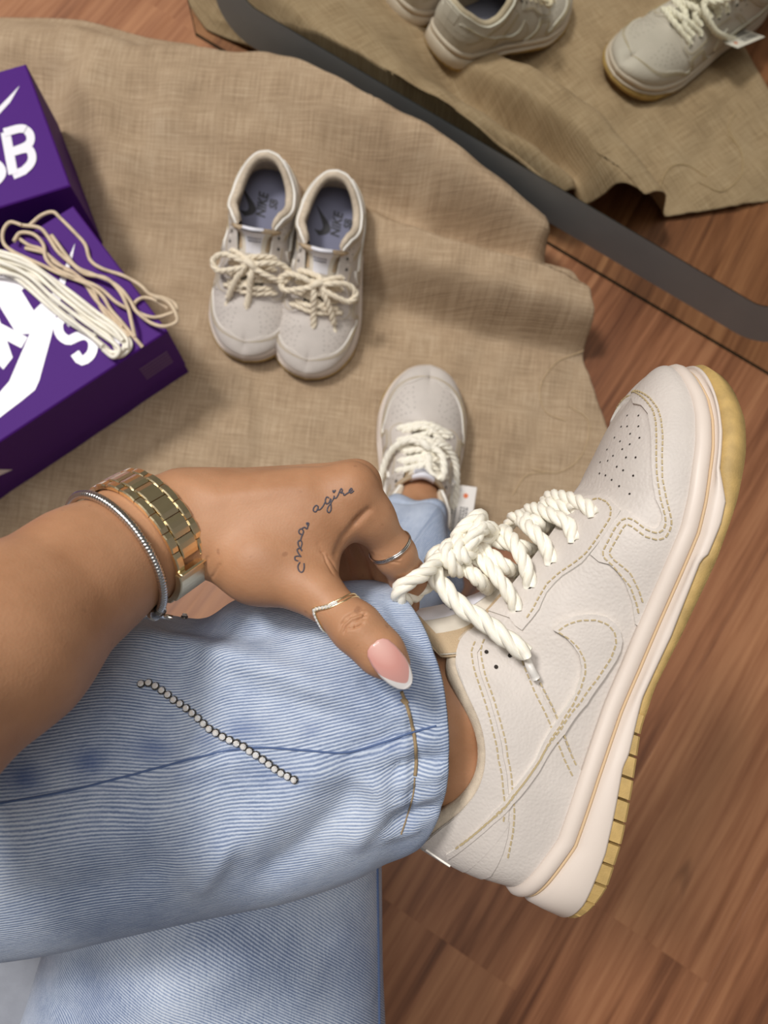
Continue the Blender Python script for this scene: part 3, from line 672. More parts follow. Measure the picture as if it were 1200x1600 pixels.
def make_shoe(side, Mx, label, style):
    D = SHOE['hero' if style == 'hero' else side]; t = thing('sneaker', label, 'shoe', Mx)
    if style == 'pair': tag(t, group='unworn pair of sneakers on the burlap')
    else: tag(t, group='sneakers worn on the feet')
    up = link('upper', D['upper'], t)
    for k, par in (('midsole', t), ('outsole', t), ('tongue', t), ('collar_lining', up), ('mudguard', up), ('eyestay', up), ('heel_panel', up), ('collar_panel', up), ('counter', up), ('swoosh', up), ('stitching', up), ('perforations', up), ('tab', up)):
        o = link({'counter': 'heel_counter', 'tab': 'heel_tab', 'swoosh': 'side_stripe', 'tongue': 'tongue'}.get(k, k), D[k], par)
        if k in ('stitching', 'perforations'): o['kind'] = 'stuff'
        if k == 'midsole': link('groove_thread', D['groove_thread'], o)
        if k == 'tongue':
            link('tongue_lining', D['tongue_lining'], o); link('tongue_hem', D['tongue_hem'], o); link('tongue_label', D['tongue_label'], o); link('label_print', D['label_print'], o)
        if k == 'outsole':
            if style == 'hero':
                for v, f in D['blocks']:
                    q = obj('tread_block', mirset(v) if side < 0 else v, f, M['gum'], o, False); fix(q.data)
            else:
                b = MB()
                for v, f in D['blocks']: b.add(mirset(v) if side < 0 else v, f)
                q = b.make('tread', M['gum'], o, False); fix(q.data)
    if style == 'pair':
        i = link('insole', D['insole'], t); link('insole_print', print_insole(side), i)
    else: link('insole', D['insole'], t)
    return t
# --- lifted shoe, worn on the left foot
hero = make_shoe(1, HERO, 'large cream leather sneaker with gum sole on the raised left foot, held toward the camera', 'hero')
def HL(p):
    o, d = hray(p[:2]); s = (p[2] - o[1]) / d[1]; return o + d * s
def c3(pts, r=.0036):
    out = []
    for k, (x, y, yy) in enumerate(pts):
        p = (600 + x / 3.3333, 760 + y / 3.3333); q = HL((*p, yy * 1.12)); o, d = hray(p)
        h = _sbvh.ray_cast(Vector(o), Vector(nrm(d)))
        if h[0] is not None:
            lim = np.array(h[0]) - nrm(d) * (r if k else .0005)      # keep the cord outside the leather
            if (q - lim) @ d > 0 or k == 0: q = lim
        out.append(q)
    return np.array(out)
_l = MB(); R_ = .0041
for pts in (
    [(1095, 160, -.0205), (1062, 108, -.0235), (1000, 76, -.017), (930, 56, -.006), (870, 52, .006), (840, 75, .014)],
    [(1000, 132, -.014), (930, 112, -.010), (860, 92, -.002), (830, 100, .010)],
    [(992, 292, -.0205), (962, 200, -.0245), (905, 165, -.020), (830, 132, -.010), (770, 118, .002), (735, 140, .012)],
    [(880, 220, -.016), (800, 192, -.013), (730, 165, -.004), (680, 160, .004), (650, 205, .012)],
    [(872, 402, -.0205), (845, 318, -.0245), (790, 245, -.022), (745, 205, -.014), (722, 180, -.004), (690, 170, .010)],
    [(762, 522, -.0205), (742, 430, -.0255), (700, 335, -.024), (650, 255, -.015), (620, 235, -.003), (640, 230, .010)],
    [(795, 345, -.015), (720, 318, -.016), (630, 295, -.013), (560, 280, -.006)],
    [(692, 642, -.0215), (655, 565, -.027), (595, 478, -.027), (535, 412, -.023), (480, 372, -.018), (430, 350, -.014)],
    [(705, 462, -.0165), (645, 425, -.020), (575, 372, -.020), (515, 330, -.016), (470, 320, -.012)],
    [(590, 575, -.019), (505, 498, -.024), (440, 435, -.024), (395, 400, -.020), (370, 380, -.014)],
    # knot
    [(350, 300, -.020), (325, 330, -.029), (340, 390, -.031), (375, 440, -.026), (410, 430, -.018)],
    [(390, 250, -.020), (385, 320, -.028), (410, 375, -.030), (440, 360, -.024), (460, 320, -.018)],
    [(390, 330, -.014), (385, 250, -.021), (420, 215, -.022), (470, 170, -.018), (497, 150, -.012), (512, 170, -.006), (480, 240, -.004)],
    [(420, 350, -.020), (450, 280, -.027), (490, 230, -.025), (540, 215, -.019), (565, 235, -.012), (540, 285, -.009), (490, 300, -.010)],
    [(430, 300, -.018), (470, 270, -.026), (500, 210, -.024), (490, 160, -.016)],
    # left loop
    [(335, 340, -.022), (285, 375, -.028), (225, 440, -.038), (160, 480, -.042), (105, 510, -.043), (72, 550, -.041), (95, 588, -.036), (150, 572, -.025), (215, 520, -.022), (280, 465, -.018), (350, 420, -.014)],
    # free end
    [(300, 330, -.018), (258, 390, -.026), (268, 470, -.030), (330, 550, -.032), (410, 632, -.035), (510, 695, -.037), (610, 775, -.040), (700, 840, -.0405), (748, 878, -.0400)],
): 
    P = c3(pts)
    rope(_l, cr(P, 40), R_ if len(pts) != 9 else .0050)
lace_o = _l.make('lace', M['lace'], hero)
_a = MB(); tube(_a, cr(c3([(742, 885, -.0385), (758, 935, -.0375), (792, 1000, -.0365)]), 10), .0021, 8); _a.make('aglet', M['aglet'], lace_o)
# --- pose of a shoe standing on the ground: heel and toe points read from the photo
def ground_pose(heel, toe, scale, z=.0, pitch=0.0, roll=0.0, wide=1.0):
    d = nrm((toe - heel) * np.array([1, 1, 0])); l = np.array([-d[1], d[0], 0])
    Rm = Matrix([[d[i], l[i], UP[i]] for i in range(3)]).to_4x4()
    Rm = Matrix.Translation(Vector((*heel[:2], z))) @ Rm @ Matrix.Rotation(pitch, 4, 'Y') @ Matrix.Rotation(roll, 4, 'X') @ Matrix.Diagonal((scale, scale * wide, scale, 1)) @ Matrix.Translation((.012, 0, -.003))
    return Rm
_hz = lambda p: float(cloth_h(np.array([p[:2]]))[0])
hL, tL = PZ((425, 228), .105), PZ((386, 530), .03); hR, tR = PZ((532, 262), .10), PZ((480, 572), .03)
sc = .82
for side, h, t_, lab, kind in ((-1, hL, tL, 'empty cream sneaker with beige bow laces, the left one of the unworn pair', 'L'), (1, hR, tR, 'empty cream sneaker with beige bow laces, the right one of the unworn pair', 'R')):
    d = nrm(t_ - h); a = h[:2]; z0, z1 = _hz(h + d * .045), _hz(h + d * .205); pt_ = math.atan2(z0 - z1, .16)
    o = make_shoe(side, ground_pose(h, t_, sc, z0 + math.tan(pt_) * .045, pt_, 0, 1.2), lab, 'pair')
    b = lace_generic(side, 'pair'); 
    if side < 0: b.v = [(x, -y, z) for x, y, z in b.v]; b.f = [q[::-1] for q in b.f]
    b.make('lace', M['lace2'], o)
# --- right foot standing on the cloth
tF = PZ((670, 579), .028); hF = PZ((636, 868), .02); dF = nrm((tF - hF) * np.array([1, 1, 0])); hF = tF - dF * .295 * .95
FOOTM = ground_pose(hF, tF, .95, _hz(hF + dF * .12), 0, 0, 1.06)
o = make_shoe(-1, FOOTM, 'white sneaker worn on the standing right foot, on the burlap below the raised shoe', 'foot')
b = lace_generic(-1, 'foot'); b.v = [(x, -y, z) for x, y, z in b.v]; b.f = [q[::-1] for q in b.f]
b.make('lace', M['lace'], o)
# ------------------------------------------------------------------ the person: skin, jeans
def surface_nets(f, lo, h):
    nx, ny, nz = f.shape; ins = f < 0
    c = np.zeros((nx - 1, ny - 1, nz - 1), np.int8)
    for i in (0, 1):
        for j in (0, 1):
            for k in (0, 1): c += ins[i:nx - 1 + i, j:ny - 1 + j, k:nz - 1 + k]
    act = (c > 0) & (c < 8); idx = -np.ones(act.shape, int); A = np.argwhere(act); idx[act] = np.arange(len(A))
    acc = np.zeros((len(A), 3)); cnt = np.zeros(len(A))
    cor = [(i, j, k) for i in (0, 1) for j in (0, 1) for k in (0, 1)]
    for a in range(8):
        for b in range(a + 1, 8):
            p, q = np.array(cor[a]), np.array(cor[b])
            if abs(p - q).sum() != 1: continue
            fa = f[tuple((A + p).T)]; fb = f[tuple((A + q).T)]; m = (fa < 0) != (fb < 0)
            t = np.where(m, fa / np.where(m, fa - fb, 1), 0)[:, None]
            acc += np.where(m[:, None], p + (q - p) * t, 0); cnt += m
    V = lo + (A + acc / cnt[:, None]) * h
    F = []
    for ax in range(3):
        o = [(1, 2), (2, 0), (0, 1)][ax]; sl0 = [slice(1, -1)] * 3; sl0[ax] = slice(0, -1); sl1 = [slice(1, -1)] * 3; sl1[ax] = slice(1, None)
        a, b = ins[tuple(sl0)], ins[tuple(sl1)]; E = np.argwhere(a != b)
        if not len(E): continue
        base = E + 1; base[:, ax] -= 1; fl = a[tuple(E.T)]
        def cell(d1, d2): q = base.copy(); q[:, o[0]] -= d1; q[:, o[1]] -= d2; return idx[tuple(q.T)]
        Q = np.stack([cell(1, 1), cell(0, 1), cell(0, 0), cell(1, 0)], 1); Q = np.where(fl[:, None], Q, Q[:, ::-1]); F.append(Q)
    return V, np.concatenate(F)
def sdf_mesh(prims, h, k, lo=None, hi=None, relax=2):
    P = [(np.asarray(a, float), np.asarray(b, float), ra, rb) for a, b, ra, rb in prims]
    if lo is None:
        lo = np.min([np.minimum(a - ra, b - rb) for a, b, ra, rb in P], 0) - 3 * h; hi = np.max([np.maximum(a + ra, b + rb) for a, b, ra, rb in P], 0) + 3 * h
    n = np.ceil((hi - lo) / h).astype(int) + 1; g = np.full(n, 1.0, np.float32)
    ax = [lo[i] + np.arange(n[i]) * h for i in range(3)]
    for a, b, ra, rb in P:                                     # smooth union, each inside its own box
        mn = np.minimum(a - ra, b - rb) - k * 1.5 - 2 * h; mx = np.maximum(a + ra, b + rb) + k * 1.5 + 2 * h
        i0 = np.clip(((mn - lo) / h).astype(int), 0, n); i1 = np.clip(((mx - lo) / h).astype(int) + 2, 0, n)
        X, Y, Z = np.meshgrid(*[ax[q][i0[q]:i1[q]] for q in range(3)], indexing='ij'); ab = b - a; L2 = ab @ ab + 1e-12
        t = np.clip(((X - a[0]) * ab[0] + (Y - a[1]) * ab[1] + (Z - a[2]) * ab[2]) / L2, 0, 1)
        d = np.sqrt((X - a[0] - t * ab[0]) ** 2 + (Y - a[1] - t * ab[1]) ** 2 + (Z - a[2] - t * ab[2]) ** 2) - (ra + (rb - ra) * t)
        s = tuple(slice(i0[q], i1[q]) for q in range(3)); e = g[s]
        hh = np.clip(.5 + .5 * (e - d) / k, 0, 1); g[s] = np.minimum(e * (1 - hh) + d * hh - k * hh * (1 - hh), e)
    V, Fc = surface_nets(g, lo, h)
    for _ in range(relax):
        acc = np.zeros_like(V); c = np.zeros(len(V))
        for q in range(4):
            a, b = Fc[:, q], Fc[:, (q + 1) % 4]; np.add.at(acc, a, V[b]); np.add.at(acc, b, V[a]); np.add.at(c, a, 1); np.add.at(c, b, 1)
        V = V * .4 + .6 * acc / c[:, None]
    return V, Fc
def pd_dist(px, line):
    P = np.asarray(line, float); best = np.full(px.shape[:-1], 1e9); tt = np.zeros(px.shape[:-1])
    for i in range(len(P) - 1):
        a, b = P[i], P[i + 1]; ab = b - a; u = np.clip(((px - a) @ ab) / (ab @ ab), 0, 1); d = np.linalg.norm(px - a - u[..., None] * ab, axis=-1)
        m = d < best; best = np.where(m, d, best); tt = np.where(m, (i + u) / (len(P) - 1), tt)
    return best, tt
def vnorm(V, Fc):
    N = np.zeros_like(V); a = V[Fc[:, 2]] - V[Fc[:, 0]]; b = V[Fc[:, 3]] - V[Fc[:, 1]]; n = np.cross(a, b)
    for q in range(4): np.add.at(N, Fc[:, q], n)
    return nrm(N)
def skin_mat():
    m = mat('tan_skin', (160, 114, 86), .52, spec=.35, sss=.1); t = NT(m); v = t.coord('Object')
    n = t.noise(v, 28, 4, .6); n2 = t.noise(v, 240, 3, .6)
    c = t.ramp(n, [(.3, lin((167, 121, 88))), (.7, lin((188, 141, 107)))])
    fr = t.ramp(t.noise(v, 160, 1, .4), [(.74, (0, 0, 0)), (.79, (.35, .35, .35))]); t.color(t.mix(c, lin((116, 74, 52)), fr))
    vo = t.new('TexVoronoi'); t.c(v, vo.inputs['Vector']); vo.inputs['Scale'].default_value = 900
    t.bump(t.math('ADD', vo.outputs['Distance'], n2), .16, .0004); return m
M['skin'] = skin_mat()
person = thing('person', 'person in light blue jeans reaching down with the left hand to hold the raised cuff', 'person', Matrix.Translation(Vector(PZ((640, 800)))))
PI_ = person.matrix_world.inverted()
def pchild(o, par=None):
    o.parent = par or person
    o.matrix_parent_inverse = PI_ if par is None else (PI_ @ Matrix.Identity(4) if False else Matrix.Identity(4))
    return o
def q(x, y, D): return PD((x, y), D)
ARM = [
    (q(-420, 1300, .205), q(-200, 1135, .25), .043, .041), (q(-200, 1135, .25), q(0, 1003, .285), .041, .0362), (q(0, 1003, .285), q(130, 900, .318), .0362, .0292), (q(130, 900, .318), q(228, 840, .341), .0292, .0268), (q(228, 840, .341), q(290, 815, .351), .0266, .0222),
    (q(285, 817, .352), q(330, 812, .352), .0220, .0212),
    # back of the hand: four metacarpals
    (q(305, 805, .347), q(548, 765, .347), .0190, .0118), (q(305, 795, .358), q(556, 755, .366), .0185, .0112), (q(305, 800, .368), q(542, 757, .383), .0170, .0110), (q(310, 808, .374), q(520, 765, .398), .0160, .0105),
    # thumb
    (q(352, 852, .347), q(405, 885, .340), .0180, .0170), (q(400, 885, .340), q(492, 922, .333), .0160, .0108), (q(492, 922, .333), q(558, 982, .321), .0098, .0100), (q(558, 982, .321), q(596, 1020, .3185), .0100, .0092), (q(596, 1020, .3185), q(616, 1040, .320), .0090, .0068),
    # muscle and web between thumb and index
    (q(420, 860, .342), q(540, 790, .347), .0165, .0125), (q(430, 880, .341), q(498, 858, .343), .0145, .0085), (q(470, 900, .338), q(504, 884, .341), .0115, .0065), (q(500, 830, .346), q(552, 812, .350), .0120, .0085), (q(360, 830, .350), q(470, 800, .348), .0200, .0170),
    # index
    (q(548, 764, .347), q(580, 808, .353), .0118, .0100), (q(580, 808, .353), q(617, 866, .365), .0100, .0093), (q(617, 866, .365), q(638, 902, .379), .0093, .0088), (q(638, 902, .379), q(628, 945, .408), .0084, .0080), (q(628, 945, .408), q(606, 975, .428), .0080, .0066),
    # middle, ring, little
    (q(556, 760, .366), q(612, 890, .395), .0112, .0094), (q(612, 890, .395), q(610, 950, .425), .0092, .0074),
    (q(542, 765, .383), q(580, 890, .412), .0106, .0090), (q(580, 890, .412), q(575, 950, .436), .0088, .0070),
    (q(520, 770, .398), q(545, 890, .424), .0096, .0080), (q(545, 890, .424), q(542, 940, .444), .0078, .0064)]
Va, Fa = sdf_mesh(ARM, .0013, .0075, relax=3)
_pc = proj(Va[Fa].mean(1)); _fn = (vnorm(Va, Fa)[Fa[:, 0]] * (CC - Va[Fa[:, 0]])).sum(1) > 0
_sel = _fn & (((_pc[:, 0] > 515) & (_pc[:, 0] < 600) & (_pc[:, 1] > 935) & (_pc[:, 1] < 1012)) | ((_pc[:, 0] > 500) & (_pc[:, 0] < 640) & (_pc[:, 1] > 780) & (_pc[:, 1] < 905)) | ((_pc[:, 0] > 296) & (_pc[:, 0] < 352) & (_pc[:, 1] > 830) & (_pc[:, 1] < 912)))
bm = bmesh.new(); bm.from_mesh(data('hand', Va, Fa)); bm.faces.ensure_lookup_table()
_es = {e for i in np.nonzero(_sel)[0] for e in bm.faces[int(i)].edges}
bmesh.ops.subdivide_edges(bm, edges=list(_es), cuts=2, use_grid_fill=True, smooth=.6); bmesh.ops.triangulate(bm, faces=[f for f in bm.faces if len(f.verts) > 4])
bm.verts.index_update(); Va = np.array([tuple(v.co) for v in bm.verts]); Fa = [tuple(v.index for v in f.verts) for f in bm.faces]; bm.free()
Fa = np.array([f if len(f) == 4 else (*f, f[2]) for f in Fa])
Na = vnorm(Va, Fa); pxa = proj(Va); front = (Na * (CC - Va)).sum(1) > 0
def crease(lines, depth, sig):
    global Va
    for ln in lines:
        d, t = pd_dist(pxa, ln); w = np.exp(-(d / sig) ** 2) * np.minimum(1, np.minimum(t, 1 - t) * 6 + .25); Va = Va - Na * (depth * w * front)[:, None]
cx4 = lambda pts: [(360 + x / 3.3333, 680 + y / 3.3333) for x, y in pts]
crease([cx4(l) for l in ([(565, 1020), (580, 985), (625, 945), (680, 925), (715, 935)], [(590, 1035), (600, 1000), (640, 965), (690, 950)], [(640, 1010), (650, 985), (690, 965), (710, 945)], [(570, 990), (600, 950), (650, 920), (690, 905)], [(600, 1010), (660, 1000), (700, 975)], [(620, 1000), (645, 975), (690, 950), (705, 925)])], .0008, 1.7)
crease([cx4(l) for l in ([(700, 395), (640, 470), (590, 530), (560, 590), (545, 640)], [(735, 375), (690, 420), (640, 470)])], .0010, 5.5)
crease([cx4(l) for l in ([(500, 620), (530, 660), (560, 710)], [(480, 600), (500, 660), (540, 730)], [(455, 560), (480, 620)], [(820, 640), (870, 650), (890, 640)], [(835, 660), (880, 665)])], .0005, 1.8)
crease([[(302, 905), (312, 870), (310, 840)], [(330, 905), (345, 880)], [(316, 900), (326, 868)]], .0005, 3)
d_, t_ = pd_dist(pxa, [(262, 735), (340, 775), (480, 760)]); Va = Va + Na * (.0008 * np.exp(-(d_ / 14) ** 2) * front)[:, None]
# ankles and legs (mostly inside shoes and jeans)
hl = lambda x, y, z: np.array(HERO @ Vector((x, y, z)))
fl = lambda x, y, z: np.array(FOOTM @ Vector((x, y, z)))
KNEE_L = q(-330, 1290, .40); KNEE_R = q(400, 1250, .545); HIP_R = q(300, 2100, .56)
LEG = [(hl(.035, 0, .060), hl(.045, 0, .115), .0275, .0315), (hl(.045, 0, .115), q(560, 1160, .398), .0315, .032), (q(560, 1160, .398), q(330, 1210, .395), .032, .043), (q(330, 1210, .395), q(0, 1250, .395), .043, .050), (q(0, 1250, .395), KNEE_L, .050, .055),
       (hl(.075, 0, .085), hl(.135, 0, .066), .030, .022), (hl(.055, 0, .105), hl(.095, 0, .088), .031, .026), (hl(.055, -.022, .105), hl(.052, -.024, .100), .0125, .0125), (hl(.135, 0, .062), hl(.22, 0, .048), .020, .014),
       (fl(.035, 0, .060), fl(.05, 0, .125), .026, .030), (fl(.075, 0, .085), fl(.135, 0, .066), .028, .021), (fl(.055, 0, .115), fl(.095, 0, .090), .028, .024), (fl(.05, 0, .125), KNEE_R * .3 + fl(.05, 0, .125) * .7, .030, .042), (KNEE_R * .3 + fl(.05, 0, .125) * .7, KNEE_R, .042, .05), (KNEE_R, HIP_R, .052, .068), (fl(.135, 0, .062), fl(.22, 0, .048), .020, .014)]
Vl, Fl = sdf_mesh(LEG, .0032, .010)
body = obj('body', np.concatenate([Va, Vl]), [tuple(dict.fromkeys(f)) for f in Fa.tolist()] + [tuple(f) for f in (Fl + len(Va)).tolist()], M['skin']); pchild(body)
ABVH = BVHTree.FromPolygons([Vector(p) for p in Va], [tuple(dict.fromkeys(f)) for f in Fa.tolist()])
def cast(bvh, p, off=0.0):
    r = ray(p); h = bvh.ray_cast(Vector(CC), Vector(nrm(r)))
    if h[0] is None: return None
    n = np.array(h[1]); n = n if n @ r < 0 else -n
    return np.array(h[0]) + n * off, n
# ---- jeans
def denim(name, ang, seed=0):
    m = mat(name, (165, 186, 216), .85, spec=.15); t = NT(m); uv = t.coord('UV', (1, 1, 1), (0, 0, ang))
    w = t.wave(uv, 230, .9, 2.5, 'Y', 3); fine = t.noise(t.coord('UV', (900, 900, 1)), 1, 2); mott = t.noise(t.coord('UV', (1, 1, 1), loc=(seed, 0, 0)), 13, 5, .6)
    slub = t.noise(t.coord('UV', (130, 1250, 1), (0, 0, ang)), 1, 2, .6)
    a = t.math('ADD', t.math('MULTIPLY', w, .30), t.math('ADD', t.math('MULTIPLY', slub, .28), t.math('ADD', t.math('MULTIPLY', mott, .50), t.math('MULTIPLY', fine, .12))))
    c = t.ramp(a, [(.40, lin((104, 120, 152))), (.57, lin((153, 167, 193))), (.73, lin((196, 206, 221))), (.92, lin((221, 226, 233)))])
    at = t.new('Attribute'); at.attribute_name = 'wear'
    c = t.mix(c, lin((70, 94, 146)), at.outputs['Fac']); t.color(c)
    t.bump(t.math('ADD', w, slub), .35, .0005); return m
M['denim'] = denim('light_blue_denim', -.06); M['denim2'] = denim('light_blue_denim_thigh', .95, 3)
M['denimseam'] = mat('dark_blue_seam', (82, 102, 142), .9); M['tanthread'] = mat('brown_thread', (150, 128, 96), .9)
def jean_tube(name, st, n, na, bulge, wr, mat_, spots=(), back=1.0, hem=True):
    """st: (top pixel, bottom pixel, centre depth, half depth); bulge: forward swell of the open end"""
    A = cr([[*a, *b, D, hd] for a, b, D, hd in st], n); TopP = np.array([PD(r[:2], r[4]) for r in A]); BotP = np.array([PD(r[2:4], r[4]) for r in A])
    C_ = (TopP + BotP) / 2; a_ = (TopP - BotP) / 2; axis = nrm(np.gradient(C_, axis=0)); fr = nrm(np.cross(axis, a_)); fr = np.where(((CC - C_) * fr).sum(1)[:, None] > 0, fr, -fr)
    th = np.linspace(0, 2 * math.pi, na, endpoint=False); co, si = np.cos(th), np.sin(th); s01 = np.linspace(0, 1, n)
    sgn = lambda v, e: np.sign(v) * abs(v) ** e
    V = C_[:, None] + a_[:, None] * sgn(co, .92)[None, :, None] + fr[:, None] * (sgn(si, .92) * np.where(si > 0, 1, back))[None, :, None] * A[:, 5][:, None, None]
    V = V + axis[:, None] * (bulge * sm(s01, .62, 1.0)[:, None] * (np.maximum(si, 0) ** 1.35 - .5 * np.maximum(-si, 0))[None])[..., None]
    V = V.reshape(-1, 3); Fq = np.array(gridf(n, na, cv=True)); N = vnorm(V, Fq); out = ((V - np.repeat(C_, na, 0)) * N).sum(1).mean()
    if out < 0: N = -N; Fq = Fq[:, ::-1]
    px = proj(V); fm = np.clip((N * nrm(CC - V)).sum(1) * 4 + .6, 0, 1)
    dsp = np.zeros(len(V))
    for ln, amp, sig in wr:
        d, t = pd_dist(px, ln); dsp += amp * np.exp(-(d / sig) ** 2) * np.minimum(1, np.minimum(t, 1 - t) * 5 + .15)
    V = V + N * (dsp * fm)[:, None]
    wear = np.zeros(len(V))
    for (x, y, rx, ry, w) in spots: wear = np.maximum(wear, w * np.exp(-((px[:, 0] - x) / rx) ** 2 - ((px[:, 1] - y) / ry) ** 2) * (fm > .3))
    L = np.concatenate([[0], np.cumsum(np.linalg.norm(np.diff(C_, axis=0), axis=1))]); per = 2 * math.pi * np.sqrt((np.linalg.norm(a_, axis=1) ** 2 + A[:, 5] ** 2) / 2).mean()
    uv = np.stack(np.broadcast_arrays(L[:, None], ((th / 6.2832 + .25) % 1 * per)[None]), -1).reshape(-1, 2)
    if hem:                                                    # rolled inside at the opening
        G = V.reshape(n, na, 3); last = G[-1]; cen = last.mean(0); ex = [last + (cen - last) * .02 + axis[-1] * .0012, last + (cen - last) * .07 - axis[-1] * .002, last + (cen - last) * .08 - axis[-1] * .03]
        V = np.concatenate([V] + ex); m_ = n + 3; Fq2 = np.array(gridf(m_, na, cv=True)); Fq = Fq2 if out >= 0 else Fq2[:, ::-1]
        uv = np.concatenate([uv, np.tile(uv[-na:], (3, 1))]); wear = np.concatenate([wear, np.tile(wear[-na:], 3)])
    o = obj(name, V, Fq, mat_, None, True, uv); at = o.data.attributes.new('wear', 'FLOAT', 'POINT'); at.data.foreach_set('value', wear)
    return o, V, Fq
cJ = lambda pts: [(x / 1.66667, 880 + y / 1.66667) for x, y in pts]
WR = [([(150, 985), (300, 1010), (420, 1045), (560, 1100)], .0050, 22), ([(230, 965), (330, 985), (450, 985)], -.0045, 20), ([(330, 1060), (450, 1100), (560, 1130)], -.0028, 24),
      ([(0, 1258), (190, 1217), (330, 1180), (400, 1170)], -.0022, 7), ([(0, 1272), (190, 1230), (330, 1193), (400, 1183)], .0022, 11), ([(540, 1176), (600, 1160), (640, 1145), (700, 1130)], -.0030, 8), ([(545, 1192), (610, 1176), (690, 1146)], .0026, 11),
      ([(470, 1190), (540, 1215), (600, 1225)], .0034, 18), ([(560, 1190), (540, 1260), (470, 1330), (380, 1390)], -.0040, 24), ([(520, 1180), (470, 1240), (380, 1310), (250, 1370)], .0035, 30), ([(600, 1210), (590, 1270), (540, 1330)], .0040, 20),
      ([(0, 1400), (100, 1400), (200, 1380), (280, 1340)], -.0030, 28), ([(0, 1330), (140, 1310), (280, 1270)], .0025, 30), ([(300, 1400), (340, 1350), (360, 1300)], .0030, 18),
      ([(610, 1200), (660, 1192), (700, 1186)], -.0042, 8), ([(600, 1255), (650, 1244), (695, 1230)], .0032, 10), ([(610, 1225), (660, 1215), (698, 1205)], .0030, 9), ([(600, 1285), (650, 1270), (690, 1262)], -.0030, 7), ([(590, 1310), (630, 1300), (660, 1290)], .0020, 8),
      ([(600, 940), (640, 990), (690, 1030)], -.0020, 9), ([(560, 1000), (610, 1040), (690, 1070)], .0026, 14), ([(560, 1050), (600, 1090), (690, 1105)], -.0030, 11), ([(560, 1110), (610, 1105), (660, 1115)], .0020, 10),
      ([(632, 1085), (648, 1140), (650, 1200), (640, 1260), (628, 1300)], -.0016, 5), ([(618, 1085), (632, 1140), (634, 1200), (624, 1260)], .0018, 9)]
SPOT = [(38, 1215, 30, 22, .75), (138, 1190, 26, 20, .7), (240, 1170, 34, 18, .6), (320, 1155, 26, 12, .45), (380, 1140, 30, 16, .5), (485, 1140, 16, 12, .4), (630, 1090, 14, 10, .5), (615, 1165, 30, 7, .4), (300, 1215, 30, 9, .3), (440, 1210, 50, 16, .25), (640, 1270, 14, 30, .25), (560, 1320, 30, 10, .2)]
lj, Vj, Fj = jean_tube('jeans', [((-320, 990), (-320, 1500), .385, .060), ((-150, 985), (-150, 1495), .386, .060), ((0, 984), (-10, 1484), .387, .058), ((110, 976), (100, 1470), .388, .056), ((216, 957), (200, 1447), .389, .055), ((312, 966), (300, 1424), .390, .054), ((372, 936), (380, 1409), .391, .054), ((444, 926), (456, 1393), .391, .053), ((520, 911), (540, 1366), .391, .051), ((565, 906), (590, 1340), .391, .049), ((602, 908), (622, 1325), .391, .047)], 170, 150, .026, WR, M['denim'], SPOT)
pchild(lj); lj['label'] = 'light blue denim jeans leg with a rhinestone trim'
JBVH = BVHTree.FromPolygons([Vector(p) for p in Vj], [tuple(f) for f in Fj])
rj, Vr, Fr = jean_tube('jeans', [((20, 1900), (610, 1900), .535, .085), ((30, 1650), (604, 1650), .530, .085), ((60, 1530), (598, 1500), .528, .082), ((100, 1420), (596, 1340), .530, .078), ((170, 1310), (590, 1230), .538, .070), ((250, 1180), (585, 1130), .565, .062), ((380, 1060), (600, 1080), .62, .055)], 110, 110, 0,
    [([(300, 1440), (420, 1450), (560, 1400)], -.004, 30), ([(200, 1600), (330, 1520), (500, 1480)], .004, 50), ([(450, 1600), (480, 1500), (560, 1430)], .003, 40), ([(120, 1480), (130, 1560), (90, 1600)], -.004, 30)], M['denim2'], [(560, 1480, 40, 60, .15), (150, 1560, 60, 60, .2)], hem=False)
pchild(rj); rj['label'] = 'light blue denim over the right thigh, below the raised leg'
TBVH = BVHTree.FromPolygons([Vector(p) for p in Vr], [tuple(f) for f in Fr])
# lower right leg down to the standing foot
kn, an = q(470, 1090, .60), fl(.055, 0, .135)
def free_tube(name, c0, c1, r0, r1, n, na, mat_, fold, flat=.9):
    s = np.linspace(0, 1, n); P = c0 + (c1 - c0) * s[:, None]; T, N, B = frames(P); th = np.linspace(0, 2 * math.pi, na, endpoint=False); R = r0 + (r1 - r0) * s
    w = fold(s[:, None], th[None]); V = P[:, None] + (R[:, None] + w)[..., None] * (np.cos(th)[None, :, None] * N[:, None] + flat * np.sin(th)[None, :, None] * B[:, None])
    ax = nrm(c1 - c0); last = V[-1]; cen = last.mean(0); V = np.concatenate([V, (last + (cen - last) * .05)[None], (last + (cen - last) * .09 - ax * .03)[None]]); L = np.linalg.norm(c1 - c0) * s; L = np.append(L, [L[-1]] * 2)
    uv = np.stack(np.broadcast_arrays(L[:, None], (th * r1)[None]), -1).reshape(-1, 2)
    o = obj(name, V.reshape(-1, 3), gridf(n + 2, na, cv=True), mat_, None, True, uv); o.data.attributes.new('wear', 'FLOAT', 'POINT'); return o
rs = free_tube('jeans', kn, an + nrm(kn - an) * .022 + np.array([.002, -.010, .004]), .075, .062, 90, 80, M['denim'], lambda s, t: .006 * np.sin(t * 3 + s * 9) * s + .007 * np.sin(t * 2 + 1 + s * 16) * s ** 2 + .006 * np.sin(t * 7 + 2) * sm(s, .75, 1) + .005 * np.sin(t * 3 + 1) * sm(s, .8, 1) - .004 * np.exp(-((s - .93) / .012) ** 2))
pchild(rs); rs['label'] = 'light blue denim hem above the standing right foot'
